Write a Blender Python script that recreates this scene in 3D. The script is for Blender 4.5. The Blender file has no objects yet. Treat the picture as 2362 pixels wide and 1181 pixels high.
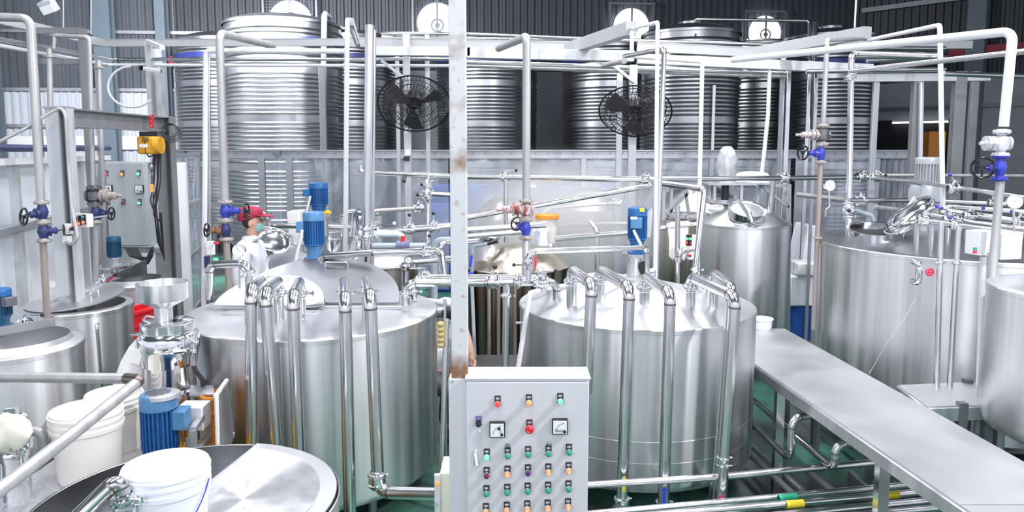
import bpy, math, random
from mathutils import Vector, Matrix, Quaternion
R_ = math.radians
random.seed(4)
SC = bpy.context.scene
# ------------------------------------------------------------------ camera, world, lights, exposure
F, PITCH, CXP, CYP, CAMZ = 1700.0, R_(6.0), 1181.0, 523.7, 2.35
cd = bpy.data.cameras.new('camera'); cam = bpy.data.objects.new('camera', cd); SC.collection.objects.link(cam)
cam.location = (0, 0, CAMZ); cam.rotation_euler = (R_(90) - PITCH, 0, 0)
cd.sensor_width = 36; cd.lens = F / 2362 * 36; cd.shift_y = (CYP - 590.5) / 2362; cd.clip_end = 200
SC.camera = cam; SC.cycles.volume_bounces = 1
SC.view_settings.view_transform = 'Standard'; SC.view_settings.look = 'None'
SC.view_settings.exposure = 0.85; SC.view_settings.gamma = 1.0; SC.view_settings.use_curve_mapping = False
w = bpy.data.worlds.new('world'); SC.world = w; w.use_nodes = True
bg = w.node_tree.nodes['Background']; bg.inputs[0].default_value = (.84, .86, 1, 1); bg.inputs[1].default_value = .62
def area(name, loc, tgt, sx, sy, power, col=(.96, .955, 1)):
    l = bpy.data.lights.new(name, 'AREA'); l.shape = 'RECTANGLE'; l.size = sx; l.size_y = sy; l.energy = power; l.color = col
    o = bpy.data.objects.new(name, l); SC.collection.objects.link(o); o.location = loc
    o.rotation_euler = (Vector(tgt) - Vector(loc)).to_track_quat('-Z', 'Y').to_euler()
    return o
# rows of fluorescent fittings hung under the roof
for i, (x, y, p) in enumerate([(-3.6, 3.2, 55), (-3.6, 7.6, 58), (-.6, 2.2, 50), (-.6, 6.2, 66), (2.6, 3.6, 65), (2.6, 8.0, 52), (5.4, 6, 32), (-1.6, 10.2, 20), (3.6, 11, 14)]):
    area('lamp_row_or_fill', (x, y, 6.4), (x, y, 0), .5, 2.6, p * 1.25)
area('flood_lamp_or_fill', (4.2, 2.1, 5.2), (0, 3.6, .8), .25, .25, 150)
area('flood_lamp_or_fill', (-6.5, 12.0, 5.0), (-6.5, 18.5, 2.4), 4.5, .3, 520)  # unseen light added to brighten the lower left back wall
area('flood_lamp_or_fill', (-3.2, 12.0, 5.0), (-5, 17.5, 2.4), 2.0, .3, 160)  # second added light for the same wall
area('lamp_row_or_fill', (.9, 9.0, 4.9), (.9, 9.0, 0), 2.2, .4, 60)  # extra light added to brighten the steam, not a roof fitting
area('front_fill', (-2.2, -2.6, 4.4), (-1, 5, .6), 3.5, 1.6, 75)  # fill light added behind the camera to brighten the tank fronts
area('front_fill', (3.2, -2.6, 4.4), (2, 5, .6), 3.5, 1.6, 50)  # right half of the added front fill

# ------------------------------------------------------------------ pixel of the photo + depth -> point
CP, SP = math.cos(PITCH), math.sin(PITCH)
def ray(px, py):
    x, y = (px - CXP) / F, -(py - CYP) / F
    return Vector((x, CP + y * SP, -SP + y * CP))
def P(px, py, d):
    r = ray(px, py); t = d / r.y
    return Vector((r.x * t, d, CAMZ + r.z * t))
def G(px, py, z):
    r = ray(px, py); t = (z - CAMZ) / r.z
    return Vector((r.x * t, r.y * t, z))
def S(d): return d / F

# ------------------------------------------------------------------ materials
MATS = {}
def mk(name, col, metal=0, rough=.5, noise=0, scale=(8, 8, 8), col2=None, bump=0, emis=None, estr=0, aniso=0, rvar=0, dist=0, lo=.3, hi=.7):
    m = bpy.data.materials.new(name); m.use_nodes = True; nt = m.node_tree; b = nt.nodes['Principled BSDF']
    if aniso:
        tn = nt.nodes.new('ShaderNodeTangent'); tn.direction_type = 'RADIAL'; tn.axis = 'Z'; nt.links.new(tn.outputs[0], b.inputs['Tangent']); b.inputs['Anisotropic'].default_value = aniso; b.inputs['Anisotropic Rotation'].default_value = .25
    b.inputs['Base Color'].default_value = (*col, 1); b.inputs['Metallic'].default_value = metal; b.inputs['Roughness'].default_value = rough
    if emis:
        b.inputs['Emission Color'].default_value = (*emis, 1); b.inputs['Emission Strength'].default_value = estr
    if noise or bump or rvar or col2:
        tc = nt.nodes.new('ShaderNodeTexCoord'); mp = nt.nodes.new('ShaderNodeMapping'); nz = nt.nodes.new('ShaderNodeTexNoise')
        mp.inputs['Scale'].default_value = scale; nz.inputs['Scale'].default_value = 1; nz.inputs['Detail'].default_value = 5
        nz.inputs['Distortion'].default_value = dist
        nt.links.new(tc.outputs['Object'], mp.inputs[0]); nt.links.new(mp.outputs[0], nz.inputs['Vector'])
        cr = nt.nodes.new('ShaderNodeValToRGB'); cr.color_ramp.elements[0].position = lo; cr.color_ramp.elements[1].position = hi
        c2 = col2 or tuple(c * (1 - noise) for c in col)
        cr.color_ramp.elements[0].color = (*c2, 1); cr.color_ramp.elements[1].color = (*col, 1)
        nt.links.new(nz.outputs[0], cr.inputs[0]); nt.links.new(cr.outputs[0], b.inputs['Base Color'])
        if rvar:
            mr = nt.nodes.new('ShaderNodeMapRange'); mr.inputs[1].default_value = .3; mr.inputs[2].default_value = .7
            mr.inputs[3].default_value = rough - rvar; mr.inputs[4].default_value = rough + rvar
            nt.links.new(nz.outputs[0], mr.inputs[0]); nt.links.new(mr.outputs[0], b.inputs['Roughness'])
        if bump:
            bp = nt.nodes.new('ShaderNodeBump'); bp.inputs['Strength'].default_value = bump; bp.inputs['Distance'].default_value = .02
            nt.links.new(nz.outputs[0], bp.inputs['Height']); nt.links.new(bp.outputs[0], b.inputs['Normal'])
    MATS[name] = m; return m
mk('steel', (.86, .87, .89), 1, .39, .24, (13, 13, .3), rvar=.09, bump=.03, aniso=.82)
mk('steel_lid', (.30, .31, .33), 1, .36, .06, (4, 4, 4), rvar=.04)
mk('board_face', (.30, .29, .29), .2, .5, .15, (6, 6, 6))
mk('steel_top', (.69, .70, .72), 1, .42, .07, (3, 3, 3), rvar=.04, bump=.05)
mk('steel_polished', (.86, .87, .89), 1, .12, .05, (6, 6, 1), rvar=.04)
mk('steel_pipe', (.76, .76, .77), 1, .2, .1, (5, 5, 5), rvar=.05)
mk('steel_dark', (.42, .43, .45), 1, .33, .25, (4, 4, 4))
mk('steel_brown', (.62, .57, .48), 1, .28, .2, (7, 7, .6), rvar=.06)
mk('steel_stained', (.50, .45, .38), 1, .3, .5, (9, 9, .4), col2=(.07, .06, .055), rvar=.06, lo=.42, hi=.62)
mk('silo', (.36, .37, .39), 1, .33, .12, (1.5, 1.5, 3), rvar=.06, bump=.04)
mk('weld', (.33, .28, .25), 1, .35, .3, (60, 60, 60))
mk('galv', (.52, .54, .57), .7, .42, .15, (9, 9, 3))
mk('galv_dark', (.26, .28, .31), .6, .45, .2, (9, 9, 3))
mk('grey_pipe', (.50, .50, .50), .4, .42, .25, (14, 14, 3))
mk('rusty_pipe', (.42, .40, .385), .2, .5, .4, (10, 10, 2), col2=(.30, .235, .19))
mk('rust', (.42, .2, .12), .1, .6, .5, (50, 50, 50))
mk('flange', (.46, .43, .41), .3, .5, .4, (50, 50, 50), col2=(.27, .19, .15), lo=.3, hi=.5)
mk('pvc', (.74, .75, .77), 0, .32, .04, (5, 5, 5))
mk('pvc_grey', (.40, .47, .52), 0, .38, .08, (5, 5, 5))
mk('pvc_dark', (.16, .17, .30), 0, .35)
mk('pvc_pale', (.60, .70, .74), 0, .35)
mk('paint_white', (.80, .82, .84), 0, .38, .05, (4, 4, 4))
mk('paint_cabinet', (.65, .655, .69), 0, .36, .05, (7, 7, 7))
mk('paint_grey', (.50, .54, .56), .1, .42, .08, (4, 4, 4))
mk('post_grey', (.58, .61, .63), .3, .45, .25, (10, 10, 2.5), col2=(.36, .35, .35), lo=.2, hi=.5)
mk('tray_paint', (.43, .44, .45), .1, .4, .08, (4, 4, 4))
mk('post_mid', (.27, .28, .29), .3, .45, .2, (8, 8, 2))
mk('post_dark', (.17, .19, .21), .3, .42, .2, (7, 7, 3))
mk('column_blue', (.15, .20, .24), .1, .5, .12, (2, 2, 2))
mk('motor_blue', (.02, .13, .36), .1, .36, .35, (30, 30, 30), lo=.2, hi=.45)
mk('motor_teal', (.02, .10, .19), .1, .36, .35, (30, 30, 30), lo=.2, hi=.45)
mk('motor_lightblue', (.10, .27, .5), .1, .36, .2, (30, 30, 30))
mk('motor_grey', (.42, .45, .48), .2, .38, .1, (15, 15, 15))
mk('valve_blue', (.05, .07, .50), .1, .34, .3, (50, 50, 50))
mk('valve_dusk', (.045, .06, .2), .2, .42, .4, (50, 50, 50))
mk('valve_grey', (.20, .20, .22), .5, .45, .4, (50, 50, 50))
mk('valve_silver', (.80, .80, .84), .6, .3, .2, (40, 40, 40))
mk('valve_red', (.62, .56, .55), .2, .5, .5, (40, 40, 12), col2=(.28, .07, .06), lo=.42, hi=.58)
mk('black', (.012, .012, .014), 0, .35)
mk('black_gloss', (.015, .015, .02), 0, .15)
mk('rubber', (.03, .03, .033), 0, .6)
mk('yellow', (.75, .38, .02), 0, .4, .15, (20, 20, 20))
mk('yellow_bright', (.95, .55, .03), 0, .4)
mk('orange', (.92, .34, .04), 0, .4)
mk('red', (.75, .02, .03), 0, .35)
mk('red_dark', (.33, .02, .03), 0, .5)
mk('cap_red', (.45, .03, .08), 0, .8, .25, (20, 20, 20))
mk('skin', (.72, .42, .30), 0, .5)
mk('hair', (.025, .02, .018), 0, .6)
mk('coat', (.80, .82, .88), 0, .8, .08, (8, 8, 8), bump=.2)
mk('mask', (.35, .65, .68), 0, .8)
mk('glove_olive', (.45, .38, .16), 0, .8)
mk('wrap', (.62, .64, .67), .2, .3, .25, (14, 14, 14), bump=.6)
mk('cloth_white', (.88, .88, .86), 0, .85, .05, (9, 9, 9), bump=.3)
mk('cloth_cream', (.86, .87, .74), 0, .85, .05, (9, 9, 9), bump=.3)
mk('bucket_white', (.86, .88, .95), 0, .3)
mk('bucket_cream', (.90, .88, .82), 0, .35, .06, (5, 5, 5))
mk('drum_blue', (.03, .12, .48), 0, .35)
mk('chequer', (.70, .71, .74), .9, .32, .2, (70, 110, 70), bump=.9)
mk('sign_white', (.85, .86, .86), 0, .4)
mk('lens_red', (.8, .05, .05), 0, .25, emis=(1, .04, .03), estr=.25)
mk('lens_orange', (.9, .3, .08), 0, .25, emis=(1, .3, .05), estr=.4)
mk('lens_green', (.1, .75, .3), 0, .25, emis=(.1, 1, .35), estr=.5)
mk('lit_green', (.12, .7, .3), 0, .25, emis=(.15, 1, .4), estr=.55)
mk('lit_orange', (.9, .22, .1), 0, .25, emis=(1, .18, .06), estr=.7)
mk('lit_core', (1, .6, .4), 0, .25, emis=(1, .5, .25), estr=.8)
mk('btn_green', (.02, .33, .22), 0, .3)
mk('btn_maroon', (.2, .01, .05), 0, .3)
mk('btn_purple', (.1, .02, .16), 0, .3)
mk('plate_blue', (.13, .1, .42), 0, .4)
mk('chrome', (.85, .86, .88), 1, .12)
mk('tape_yellow', (.80, .68, .03), 0, .5)
mk('tape_blue', (.03, .06, .6), 0, .5)
mk('tape_red', (.75, .03, .08), 0, .5)
mk('tape_green', (.02, .38, .2), 0, .5)
mk('band_blue', (.02, .03, .17), .2, .4)
mk('brick', (.3, .1, .08), 0, .8)
mk('daylight', (1, 1, 1), 0, .5, emis=(.95, .97, 1), estr=3.2)
mk('tube_light', (1, 1, 1), 0, .5, emis=(.95, .97, 1), estr=2.5)
mk('corrugated', (.12, .135, .16), .1, .55, .3, (2.5, 2.5, .5), lo=.25, hi=.7)
mk('corrugated_dark', (.065, .075, .09), .1, .55, .3, (2.5, 2.5, .5), lo=.25, hi=.7)
mk('corrugated_lit', (.62, .66, .72), .1, .5, .1, (2.5, 2.5, .5))  # paler copy of the sheet, lamp light put into its colour
mk('plaster', (.42, .44, .48), 0, .8, .2, (1, 1, 1.5))
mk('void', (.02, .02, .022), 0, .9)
mk('panel_wall', (.78, .85, .90), 0, .3, .05, (1, 1, 1))
mk('ceiling_sheet', (.24, .26, .29), 0, .7)
mk('blade', (.05, .05, .055), .2, .4)
def _floor():
    m = mk('floor_green', (.07, .26, .18), 0, .25, .7, (1.1, 1.1, 1.1), col2=(.05, .06, .06), bump=.03, rvar=.1, lo=.42, hi=.62)
_floor()
def _sheet():
    m = bpy.data.materials.new('clear_sheet'); m.use_nodes = True; nt = m.node_tree; nt.nodes.clear()
    o = nt.nodes.new('ShaderNodeOutputMaterial'); tr = nt.nodes.new('ShaderNodeBsdfTransparent'); pr = nt.nodes.new('ShaderNodeBsdfPrincipled')
    mx = nt.nodes.new('ShaderNodeMixShader'); tc = nt.nodes.new('ShaderNodeTexCoord'); nz = nt.nodes.new('ShaderNodeTexNoise'); bp = nt.nodes.new('ShaderNodeBump')
    mp = nt.nodes.new('ShaderNodeMapping'); mp.inputs['Scale'].default_value = (1.6, 1.6, .9)
    nz.inputs['Scale'].default_value = 1; nz.inputs['Detail'].default_value = 3; nz.inputs['Distortion'].default_value = 1.2
    mr = nt.nodes.new('ShaderNodeMapRange'); mr.inputs[1].default_value = .35; mr.inputs[2].default_value = .7; mr.inputs[3].default_value = .3; mr.inputs[4].default_value = .6
    nt.links.new(tc.outputs['Object'], mp.inputs[0]); nt.links.new(mp.outputs[0], nz.inputs['Vector']); nt.links.new(nz.outputs[0], bp.inputs['Height'])
    bp.inputs['Strength'].default_value = .8; bp.inputs['Distance'].default_value = .12
    pr.inputs['Base Color'].default_value = (.62, .68, .78, 1); pr.inputs['Roughness'].default_value = .1; pr.inputs['Specular IOR Level'].default_value = .8
    nt.links.new(bp.outputs[0], pr.inputs['Normal']); nt.links.new(nz.outputs[0], mr.inputs[0]); nt.links.new(mr.outputs[0], mx.inputs[0])
    nt.links.new(tr.outputs[0], mx.inputs[1]); nt.links.new(pr.outputs[0], mx.inputs[2]); nt.links.new(mx.outputs[0], o.inputs[0])
    MATS['clear_sheet'] = m
_sheet()
def _column_paint():
    m = mk('column_paint', (.62, .64, .65), 0, .5, .12, (26, 26, 26), col2=(.42, .38, .35), lo=.28, hi=.4); nt = m.node_tree; b = nt.nodes['Principled BSDF']
    tc = nt.nodes.new('ShaderNodeTexCoord'); sx = nt.nodes.new('ShaderNodeSeparateXYZ'); nt.links.new(tc.outputs['Object'], sx.inputs[0])
    nz = nt.nodes.new('ShaderNodeTexNoise'); nz.inputs['Scale'].default_value = 14; nz.inputs['Detail'].default_value = 6; nt.links.new(tc.outputs['Object'], nz.inputs['Vector'])
    rp = nt.nodes.new('ShaderNodeValToRGB'); e = rp.color_ramp.elements; e[0].position = 1.28 / 6; e[0].color = (.62, .62, .62, 1); e[1].position = 1.40 / 6; e[1].color = (0, 0, 0, 1)
    e2 = e.new(2.2 / 6); e2.color = (0, 0, 0, 1); e3 = e.new(2.3 / 6); e3.color = (.42, .42, .42, 1); e4 = e.new(2.42 / 6); e4.color = (.1, .1, .1, 1); e5 = e.new(3 / 6); e5.color = (.13, .13, .13, 1); e6 = e.new(3.4 / 6); e6.color = (0, 0, 0, 1)
    dv = nt.nodes.new('ShaderNodeMath'); dv.operation = 'DIVIDE'; dv.inputs[1].default_value = 6; nt.links.new(sx.outputs[2], dv.inputs[0]); nt.links.new(dv.outputs[0], rp.inputs[0])
    ad = nt.nodes.new('ShaderNodeMath'); ad.operation = 'ADD'; nt.links.new(rp.outputs[0], ad.inputs[0]); nt.links.new(nz.outputs[0], ad.inputs[1])
    r2 = nt.nodes.new('ShaderNodeMapRange'); r2.inputs[1].default_value = .62; r2.inputs[2].default_value = 1.1; nt.links.new(ad.outputs[0], r2.inputs[0])
    mx = nt.nodes.new('ShaderNodeMixRGB'); mx.inputs[2].default_value = (.25, .13, .07, 1)
    old = b.inputs['Base Color'].links[0].from_socket; nt.links.new(r2.outputs[0], mx.inputs[0]); nt.links.new(old, mx.inputs[1]); nt.links.new(mx.outputs[0], b.inputs['Base Color'])
_column_paint()

# ------------------------------------------------------------------ mesh builder
UP = Vector((0, 0, 1))
def frame(ax):
    ax = Vector(ax).normalized(); h = UP if abs(ax.z) < .9 else Vector((1, 0, 0))
    u = h.cross(ax).normalized(); return u, ax.cross(u).normalized(), ax
class MB:
    def __init__(s): s.v = []; s.f = []; s.m = []; s.mats = []; s.cur = 0
    def mat(s, name):
        if name not in s.mats: s.mats.append(name)
        s.cur = s.mats.index(name); return s
    def face(s, *i): s.f.append(i); s.m.append(s.cur)
    def ring(s, c, u, v, r, n, r2=None):
        b = len(s.v); r2 = r if r2 is None else r2
        for k in range(n):
            a = 2 * math.pi * k / n; s.v.append(c + u * (r * math.cos(a)) + v * (r2 * math.sin(a)))
        return b
    def bridge(s, a, b, n):
        for k in range(n): s.face(a + k, a + (k + 1) % n, b + (k + 1) % n, b + k)
    def cap(s, a, n, flip=False): s.face(*([a + k for k in range(n)][::-1] if flip else [a + k for k in range(n)]))
    def lathe(s, prof, c, ax=UP, n=32, cap0=False, cap1=False):
        u, v, w = frame(ax); c = Vector(c); prev = None; first = None
        for r, h in prof:
            b = s.ring(c + w * h, u, v, max(r, 1e-4), n)
            if prev is not None: s.bridge(prev, b, n)
            else: first = b
            prev = b
        if cap0: s.cap(first, n, True)
        if cap1: s.cap(prev, n)
        return s
    def cyl(s, p0, p1, r0, r1=None, n=16, caps=True):
        p0, p1 = Vector(p0), Vector(p1); L = (p1 - p0).length
        return s.lathe([(r0, 0), (r0 if r1 is None else r1, L)], p0, p1 - p0, n, caps, caps)
    def tube(s, pts, rad, n=12, caps=True):
        pts = [Vector(p) for p in pts]; rs = rad if isinstance(rad, (list, tuple)) else [rad] * len(pts); prev = None; first = None
        t0 = (pts[1] - pts[0]).normalized(); u, v, _ = frame(t0)
        for i, p in enumerate(pts):
            t = (pts[min(i + 1, len(pts) - 1)] - pts[max(i - 1, 0)]).normalized()
            q = t0.rotation_difference(t); u = q @ u; u = (u - t * u.dot(t)).normalized(); v = t.cross(u); t0 = t
            b = s.ring(p, u, v, rs[i], n)
            if prev is not None: s.bridge(prev, b, n)
            else: first = b
            prev = b
        if caps: s.cap(first, n, True); s.cap(prev, n)
        return s
    def box(s, c, sz, rot=None):
        c = Vector(c); b = len(s.v); hx, hy, hz = sz[0] / 2, sz[1] / 2, sz[2] / 2
        for x, y, z in ((-1, -1, -1), (1, -1, -1), (1, 1, -1), (-1, 1, -1), (-1, -1, 1), (1, -1, 1), (1, 1, 1), (-1, 1, 1)):
            p = Vector((x * hx, y * hy, z * hz)); s.v.append(c + (rot @ p if rot else p))
        for q in ((3, 2, 1, 0), (4, 5, 6, 7), (0, 1, 5, 4), (1, 2, 6, 5), (2, 3, 7, 6), (3, 0, 4, 7)): s.face(*(b + i for i in q))
        return s
    def bar(s, p0, p1, wd, ht):
        p0, p1 = Vector(p0), Vector(p1); u, v, ww = frame(p1 - p0)
        m = Matrix((u, v, ww)).transposed(); return s.box((p0 + p1) / 2, (wd, ht, (p1 - p0).length), m)
    def prism(s, poly, dv):
        n = len(poly); b = len(s.v); dv = Vector(dv); s.v += [Vector(p) for p in poly] + [Vector(p) + dv for p in poly]
        s.face(*[b + k for k in range(n)][::-1]); s.face(*[b + n + k for k in range(n)])
        for k in range(n): s.face(b + k, b + (k + 1) % n, b + n + (k + 1) % n, b + n + k)
        return s
    def sphere(s, c, r, n=14, m=8, sq=(1, 1, 1)):
        c = Vector(c); prev = None
        for j in range(m + 1):
            a = math.pi * j / m - math.pi / 2; b = len(s.v)
            for k in range(n):
                t = 2 * math.pi * k / n; rr = max(math.cos(a), 1e-3) * r
                s.v.append(c + Vector((rr * math.cos(t) * sq[0], rr * math.sin(t) * sq[1], r * math.sin(a) * sq[2])))
            if prev is not None: s.bridge(prev, b, n)
            prev = b
        return s
    def torus(s, c, ax, R, r, n=28, m=8, a0=0, a1=2 * math.pi):
        u, v, w = frame(ax); c = Vector(c); full = a1 - a0 > 6.28; prev = None; first = None
        for i in range(n if full else n + 1):
            t = a0 + (a1 - a0) * i / n; d = u * math.cos(t) + v * math.sin(t); b = s.ring(c + d * R, d, w, r, m)
            if prev is not None: s.bridge(prev, b, m)
            else: first = b
            prev = b
        if full: s.bridge(prev, first, m)
        return s
    def build(s, name, mat=None, parent=None, sharp=38, bevel=0):
        if mat: s.mats = [mat] if not s.mats else s.mats
        if parent is not None: o0 = parent.matrix_world.translation if parent.parent is None else ROOTLOC[parent.name]
        else:
            xs = [p.x for p in s.v]; ys = [p.y for p in s.v]; zs = [p.z for p in s.v]
            o0 = Vector(((min(xs) + max(xs)) / 2, (min(ys) + max(ys)) / 2, min(zs)))
        if parent is not None and parent.name in ROOTLOC: o0 = ROOTLOC[parent.name]
        me = bpy.data.meshes.new(name); me.from_pydata([tuple(p - o0) for p in s.v], [], s.f)
        for mm in s.mats: me.materials.append(MATS[mm])
        me.polygons.foreach_set('material_index', s.m); me.polygons.foreach_set('use_smooth', [True] * len(s.f))
        me.update(); me.set_sharp_from_angle(angle=R_(sharp))
        o = bpy.data.objects.new(name, me); SC.collection.objects.link(o)
        if parent is not None: o.parent = parent
        else: o.location = o0
        ROOTLOC[o.name] = o0.copy()
        if bevel:
            b = o.modifiers.new('bevel', 'BEVEL'); b.width = bevel; b.segments = 2; b.limit_method = 'ANGLE'
        return o
ROOTLOC = {}
def tag(o, label, cat, group=None, kind=None):
    if label: o['label'] = label
    if cat: o['category'] = cat
    if group: o['group'] = group
    if kind: o['kind'] = kind
    return o
def thing(name, label, cat, loc, group=None):
    o = bpy.data.objects.new(name, None); SC.collection.objects.link(o); o.location = loc; o.empty_display_size = .1
    ROOTLOC[o.name] = Vector(loc); return tag(o, label, cat, group)
def struct(name, mb, mat=None, label=None, **k):
    o = mb.build(name, mat, **k); o['kind'] = 'structure'
    if label: o['label'] = label
    return o
def fillet(pts, rb, n=6):
    pts = [Vector(p) for p in pts]; out = [pts[0]]; arcs = []
    for i in range(1, len(pts) - 1):
        a, b, c = pts[i - 1], pts[i], pts[i + 1]; d1 = (a - b); d2 = (c - b); l1, l2 = d1.length, d2.length; d1.normalize(); d2.normalize()
        ang = math.acos(max(-1, min(1, d1.dot(d2))))
        if ang > 3.05: out.append(b); continue
        t = min(rb / math.tan(ang / 2), l1 * .48, l2 * .48); rr = t * math.tan(ang / 2)
        bis = (d1 + d2).normalized(); cen = b + bis * (rr / math.sin(ang / 2)); s0 = b + d1 * t - cen; s1 = b + d2 * t - cen
        tot = s0.angle(s1); ax = s0.cross(s1).normalized(); arcs.append((b + d1 * t, -d1)); arcs.append((b + d2 * t, d2))
        for k in range(n + 1): out.append(cen + Quaternion(ax, tot * k / n) @ s0)
    out.append(pts[-1]); return out, arcs
def sweep(mb, pts, r, bend=2.2, n=14, weld=None, mat=None):
    if mat: mb.mat(mat)
    q, arcs = fillet(pts, r * bend); mb.tube(q, r, n)
    if weld:
        mb.mat(weld)
        for p, d in arcs: mb.cyl(p - d * r * .16, p + d * r * .16, r * 1.025, n=n, caps=False)
        if mat: mb.mat(mat)
def clampmb(p, ax, r, nut=Vector((1, 0, 0))):
    mb = MB().mat('chrome'); w = r * .45
    mb.lathe([(r * 1.0, -w * 1.9), (r * 1.12, -w * 1.6), (r * 1.12, -w), (r * 1.55, -w * .6), (r * 1.6, 0), (r * 1.55, w * .6), (r * 1.12, w), (r * 1.12, w * 1.6), (r, w * 1.9)], p, ax, 18)
    u, v, a = frame(ax); d = Vector(nut); d = d - a * d.dot(a); d = d.normalized() if d.length > .1 else u
    mb.cyl(p + d * r * 1.4, p + d * r * 2.3, r * .22, n=8); mb.box(p + d * r * 2.4, (r * .35, r * .35, r * .8)); return mb
def pipe(label, pts, rpx, mat='steel_pipe', name='steel_pipe', clamps=(), bend=2.2, weld='weld', group=None, cat='pipe', bands=(), r=None, n=14, flanges=()):
    """pts: (px, py, depth) triples or Vectors; clamps: (px,py,depth,axis)"""
    W = [p if isinstance(p, Vector) else P(*p) for p in pts]
    d0 = min(p.y for p in W); r = r or rpx * S(d0)
    mb = MB(); sweep(mb, W, r, bend, n, weld if mat.startswith('steel') else None, mat)
    if not clamps and not bands and not flanges:
        return tag(mb.build(name), label, cat, group)
    lo = min(W, key=lambda p: p.z); root = thing(name, label, cat, lo, group); mb.build('tube', parent=root)
    for c in clamps: clampmb(P(*c[:3]), c[3], r, Vector(c[4]) if len(c) > 4 else Vector((1, 0, 0))).build('clamp', parent=root)
    for a, b, m, *arrow in bands:
        pa, pb = P(*a), P(*b)
        if arrow:
            tw = Vector((-pa.x, -pa.y, .4)).normalized(); sd = tw.cross((pb - pa).normalized()).normalized(); up = (pb - pa).normalized(); L = (pb - pa).length; o_ = pa + tw * r * .96; hw = r * .3
            MB().mat(m).prism([o_ - sd * hw, o_ + sd * hw, o_ + sd * hw + up * L * .72, o_ + sd * hw * 1.9 + up * L * .72, o_ + up * L, o_ - sd * hw * 1.9 + up * L * .72, o_ - sd * hw + up * L * .72], tw * r * .07).build('tape_arrow', parent=root); continue
        MB().mat(m).cyl(pa, pb, r * 1.03, n=n, caps=False).build('tape_band', parent=root)
    for f in flanges:
        p = P(*f); MB().mat('flange').cyl(p - UP * r * .35, p + UP * r * .35, r * 1.9, n=16).build('flange', parent=root)
    return root
def butterfly(label, p, ax, r, hdir, knob='black_gloss', L=None, group=None, name='butterfly_valve'):
    p = p if isinstance(p, Vector) else P(*p); ax = Vector(ax).normalized(); hdir = Vector(hdir).normalized()
    root = thing(name, label, 'valve', p, group); w = r * .5; L = L or r * 6
    mb = MB().mat('chrome')
    mb.lathe([(r * 1.02, -w * 3.4), (r * 1.15, -w * 3), (r * 1.15, -w * 2.4), (r * 1.6, -w * 2.2), (r * 1.65, -w * 1.5), (r * 1.35, -w * 1.2), (r * 1.45, -w), (r * 1.45, w), (r * 1.35, w * 1.2), (r * 1.65, w * 1.5), (r * 1.6, w * 2.2), (r * 1.15, w * 2.4), (r * 1.15, w * 3), (r * 1.02, w * 3.4)], p, ax, 18)
    u, v, a = frame(ax)
    for q in (u, -u, v): mb.cyl(p + q * r * 1.3 + a * w * 1.9, p + q * r * 2.0 + a * w * 1.9, r * .2, n=8)
    mb.build('body', parent=root)
    st = hdir.cross(ax); st = (UP if st.length < .2 else (UP if abs(ax.z) < .6 else Vector((0, -1, 0))))
    h0 = p + st * r * 1.4; h1 = p + st * r * 2.3
    hb = MB().mat('chrome').cyl(h0, h1, r * .42, n=10); h2 = h1 + hdir * L
    hb.cyl(h1, h2, r * .17, n=8); h = hb.build('handle', parent=root)
    MB().mat(knob).sphere(h2, r * .5, 12, 8).build('knob', parent=h)
    return root
def handwheel(root, c, ax, R, mat='black_gloss', parent=None, nsp=3):
    mb = MB().mat(mat); mb.torus(c, ax, R, R * .13, 28, 8); u, v, a = frame(ax)
    mb.cyl(c - a * R * .18, c + a * R * .18, R * .25, n=12)
    for k in range(nsp):
        t = 2 * math.pi * k / nsp + .5; dd = u * math.cos(t) + v * math.sin(t); mb.bar(c + dd * R * .2, c + dd * R * .95, R * .18, R * .12)
    return mb.build('handwheel', parent=root)
def flange(root, p, r, mat='flange', th=None, ax=UP, nb=8):
    th = th or r * .26; mb = MB().mat(mat); u, v, a = frame(ax); mb.lathe([(r * .55, -th * 1.3), (r * .6, -th * .5), (r * .97, -th * .5), (r, -th * .4), (r, th * .4), (r * .97, th * .5), (r * .6, th * .5), (r * .55, th * 1.3)], p, a, 24)
    for k in range(nb):
        t = 2 * math.pi * (k + .5) / nb; q = p + (u * math.cos(t) + v * math.sin(t)) * r * .8; mb.cyl(q - a * th, q + a * th, r * .1, n=6)
    return mb.build('flange', parent=root)
def globe_valve(label, px, ytop, ybot, d, rpx, side, wheel, wr, mat='valve_blue', fm='flange', bm=None, wtilt=None, wm='black_gloss'):
    """vertical globe valve between two flanges; side = vector of bonnet, wheel=(px,py) centre of handwheel"""
    pt, pb = P(px, ytop, d), P(px, ybot, d); pb.x = pt.x; r = rpx * S(d); H = (pt - pb).length; c = (pt + pb) / 2
    root = thing('globe_valve', label, 'valve', pb); flange(root, pt, r * 1.0, fm); flange(root, pb, r * 1.0, fm)
    mb = MB().mat(mat); mb.lathe([(r * .5, 0), (r * .48, H * .12), (r * .62, H * .28), (r * .78, H * .5), (r * .62, H * .72), (r * .48, H * .88), (r * .5, H)], pb, UP, 20); mb.build('body', parent=root)
    wc = P(wheel[0], wheel[1], d) + Vector(side).normalized() * 0; sd = Vector((wc.x - c.x, 0, wc.z - c.z)) + Vector((0, wheel[2] if len(wheel) > 2 else 0, 0)); wc = c + sd; a = sd.normalized(); L = sd.length
    bo = MB().mat(bm or mat); bo.lathe([(r * .62, r * .3), (r * .6, L * .28), (r * .72, L * .3), (r * .72, L * .38), (r * .4, L * .4), (r * .34, L * .52), (r * .5, L * .55), (r * .45, L * .66), (r * .2, L * .7)], c, a, 16)
    u, v, _ = frame(a)
    for q in (u, -u): bo.bar(c + a * L * .38 + q * r * .5, c + a * L * .78 + q * r * .3, r * .18, r * .22)
    bo.build('bonnet', parent=root)
    st = MB().mat('chrome').cyl(c + a * L * .6, c + a * L * 1.02, r * .12, n=8); st.build('stem', parent=root)
    handwheel(root, wc, wtilt or a, wr * S(d), wm); return root
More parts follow.
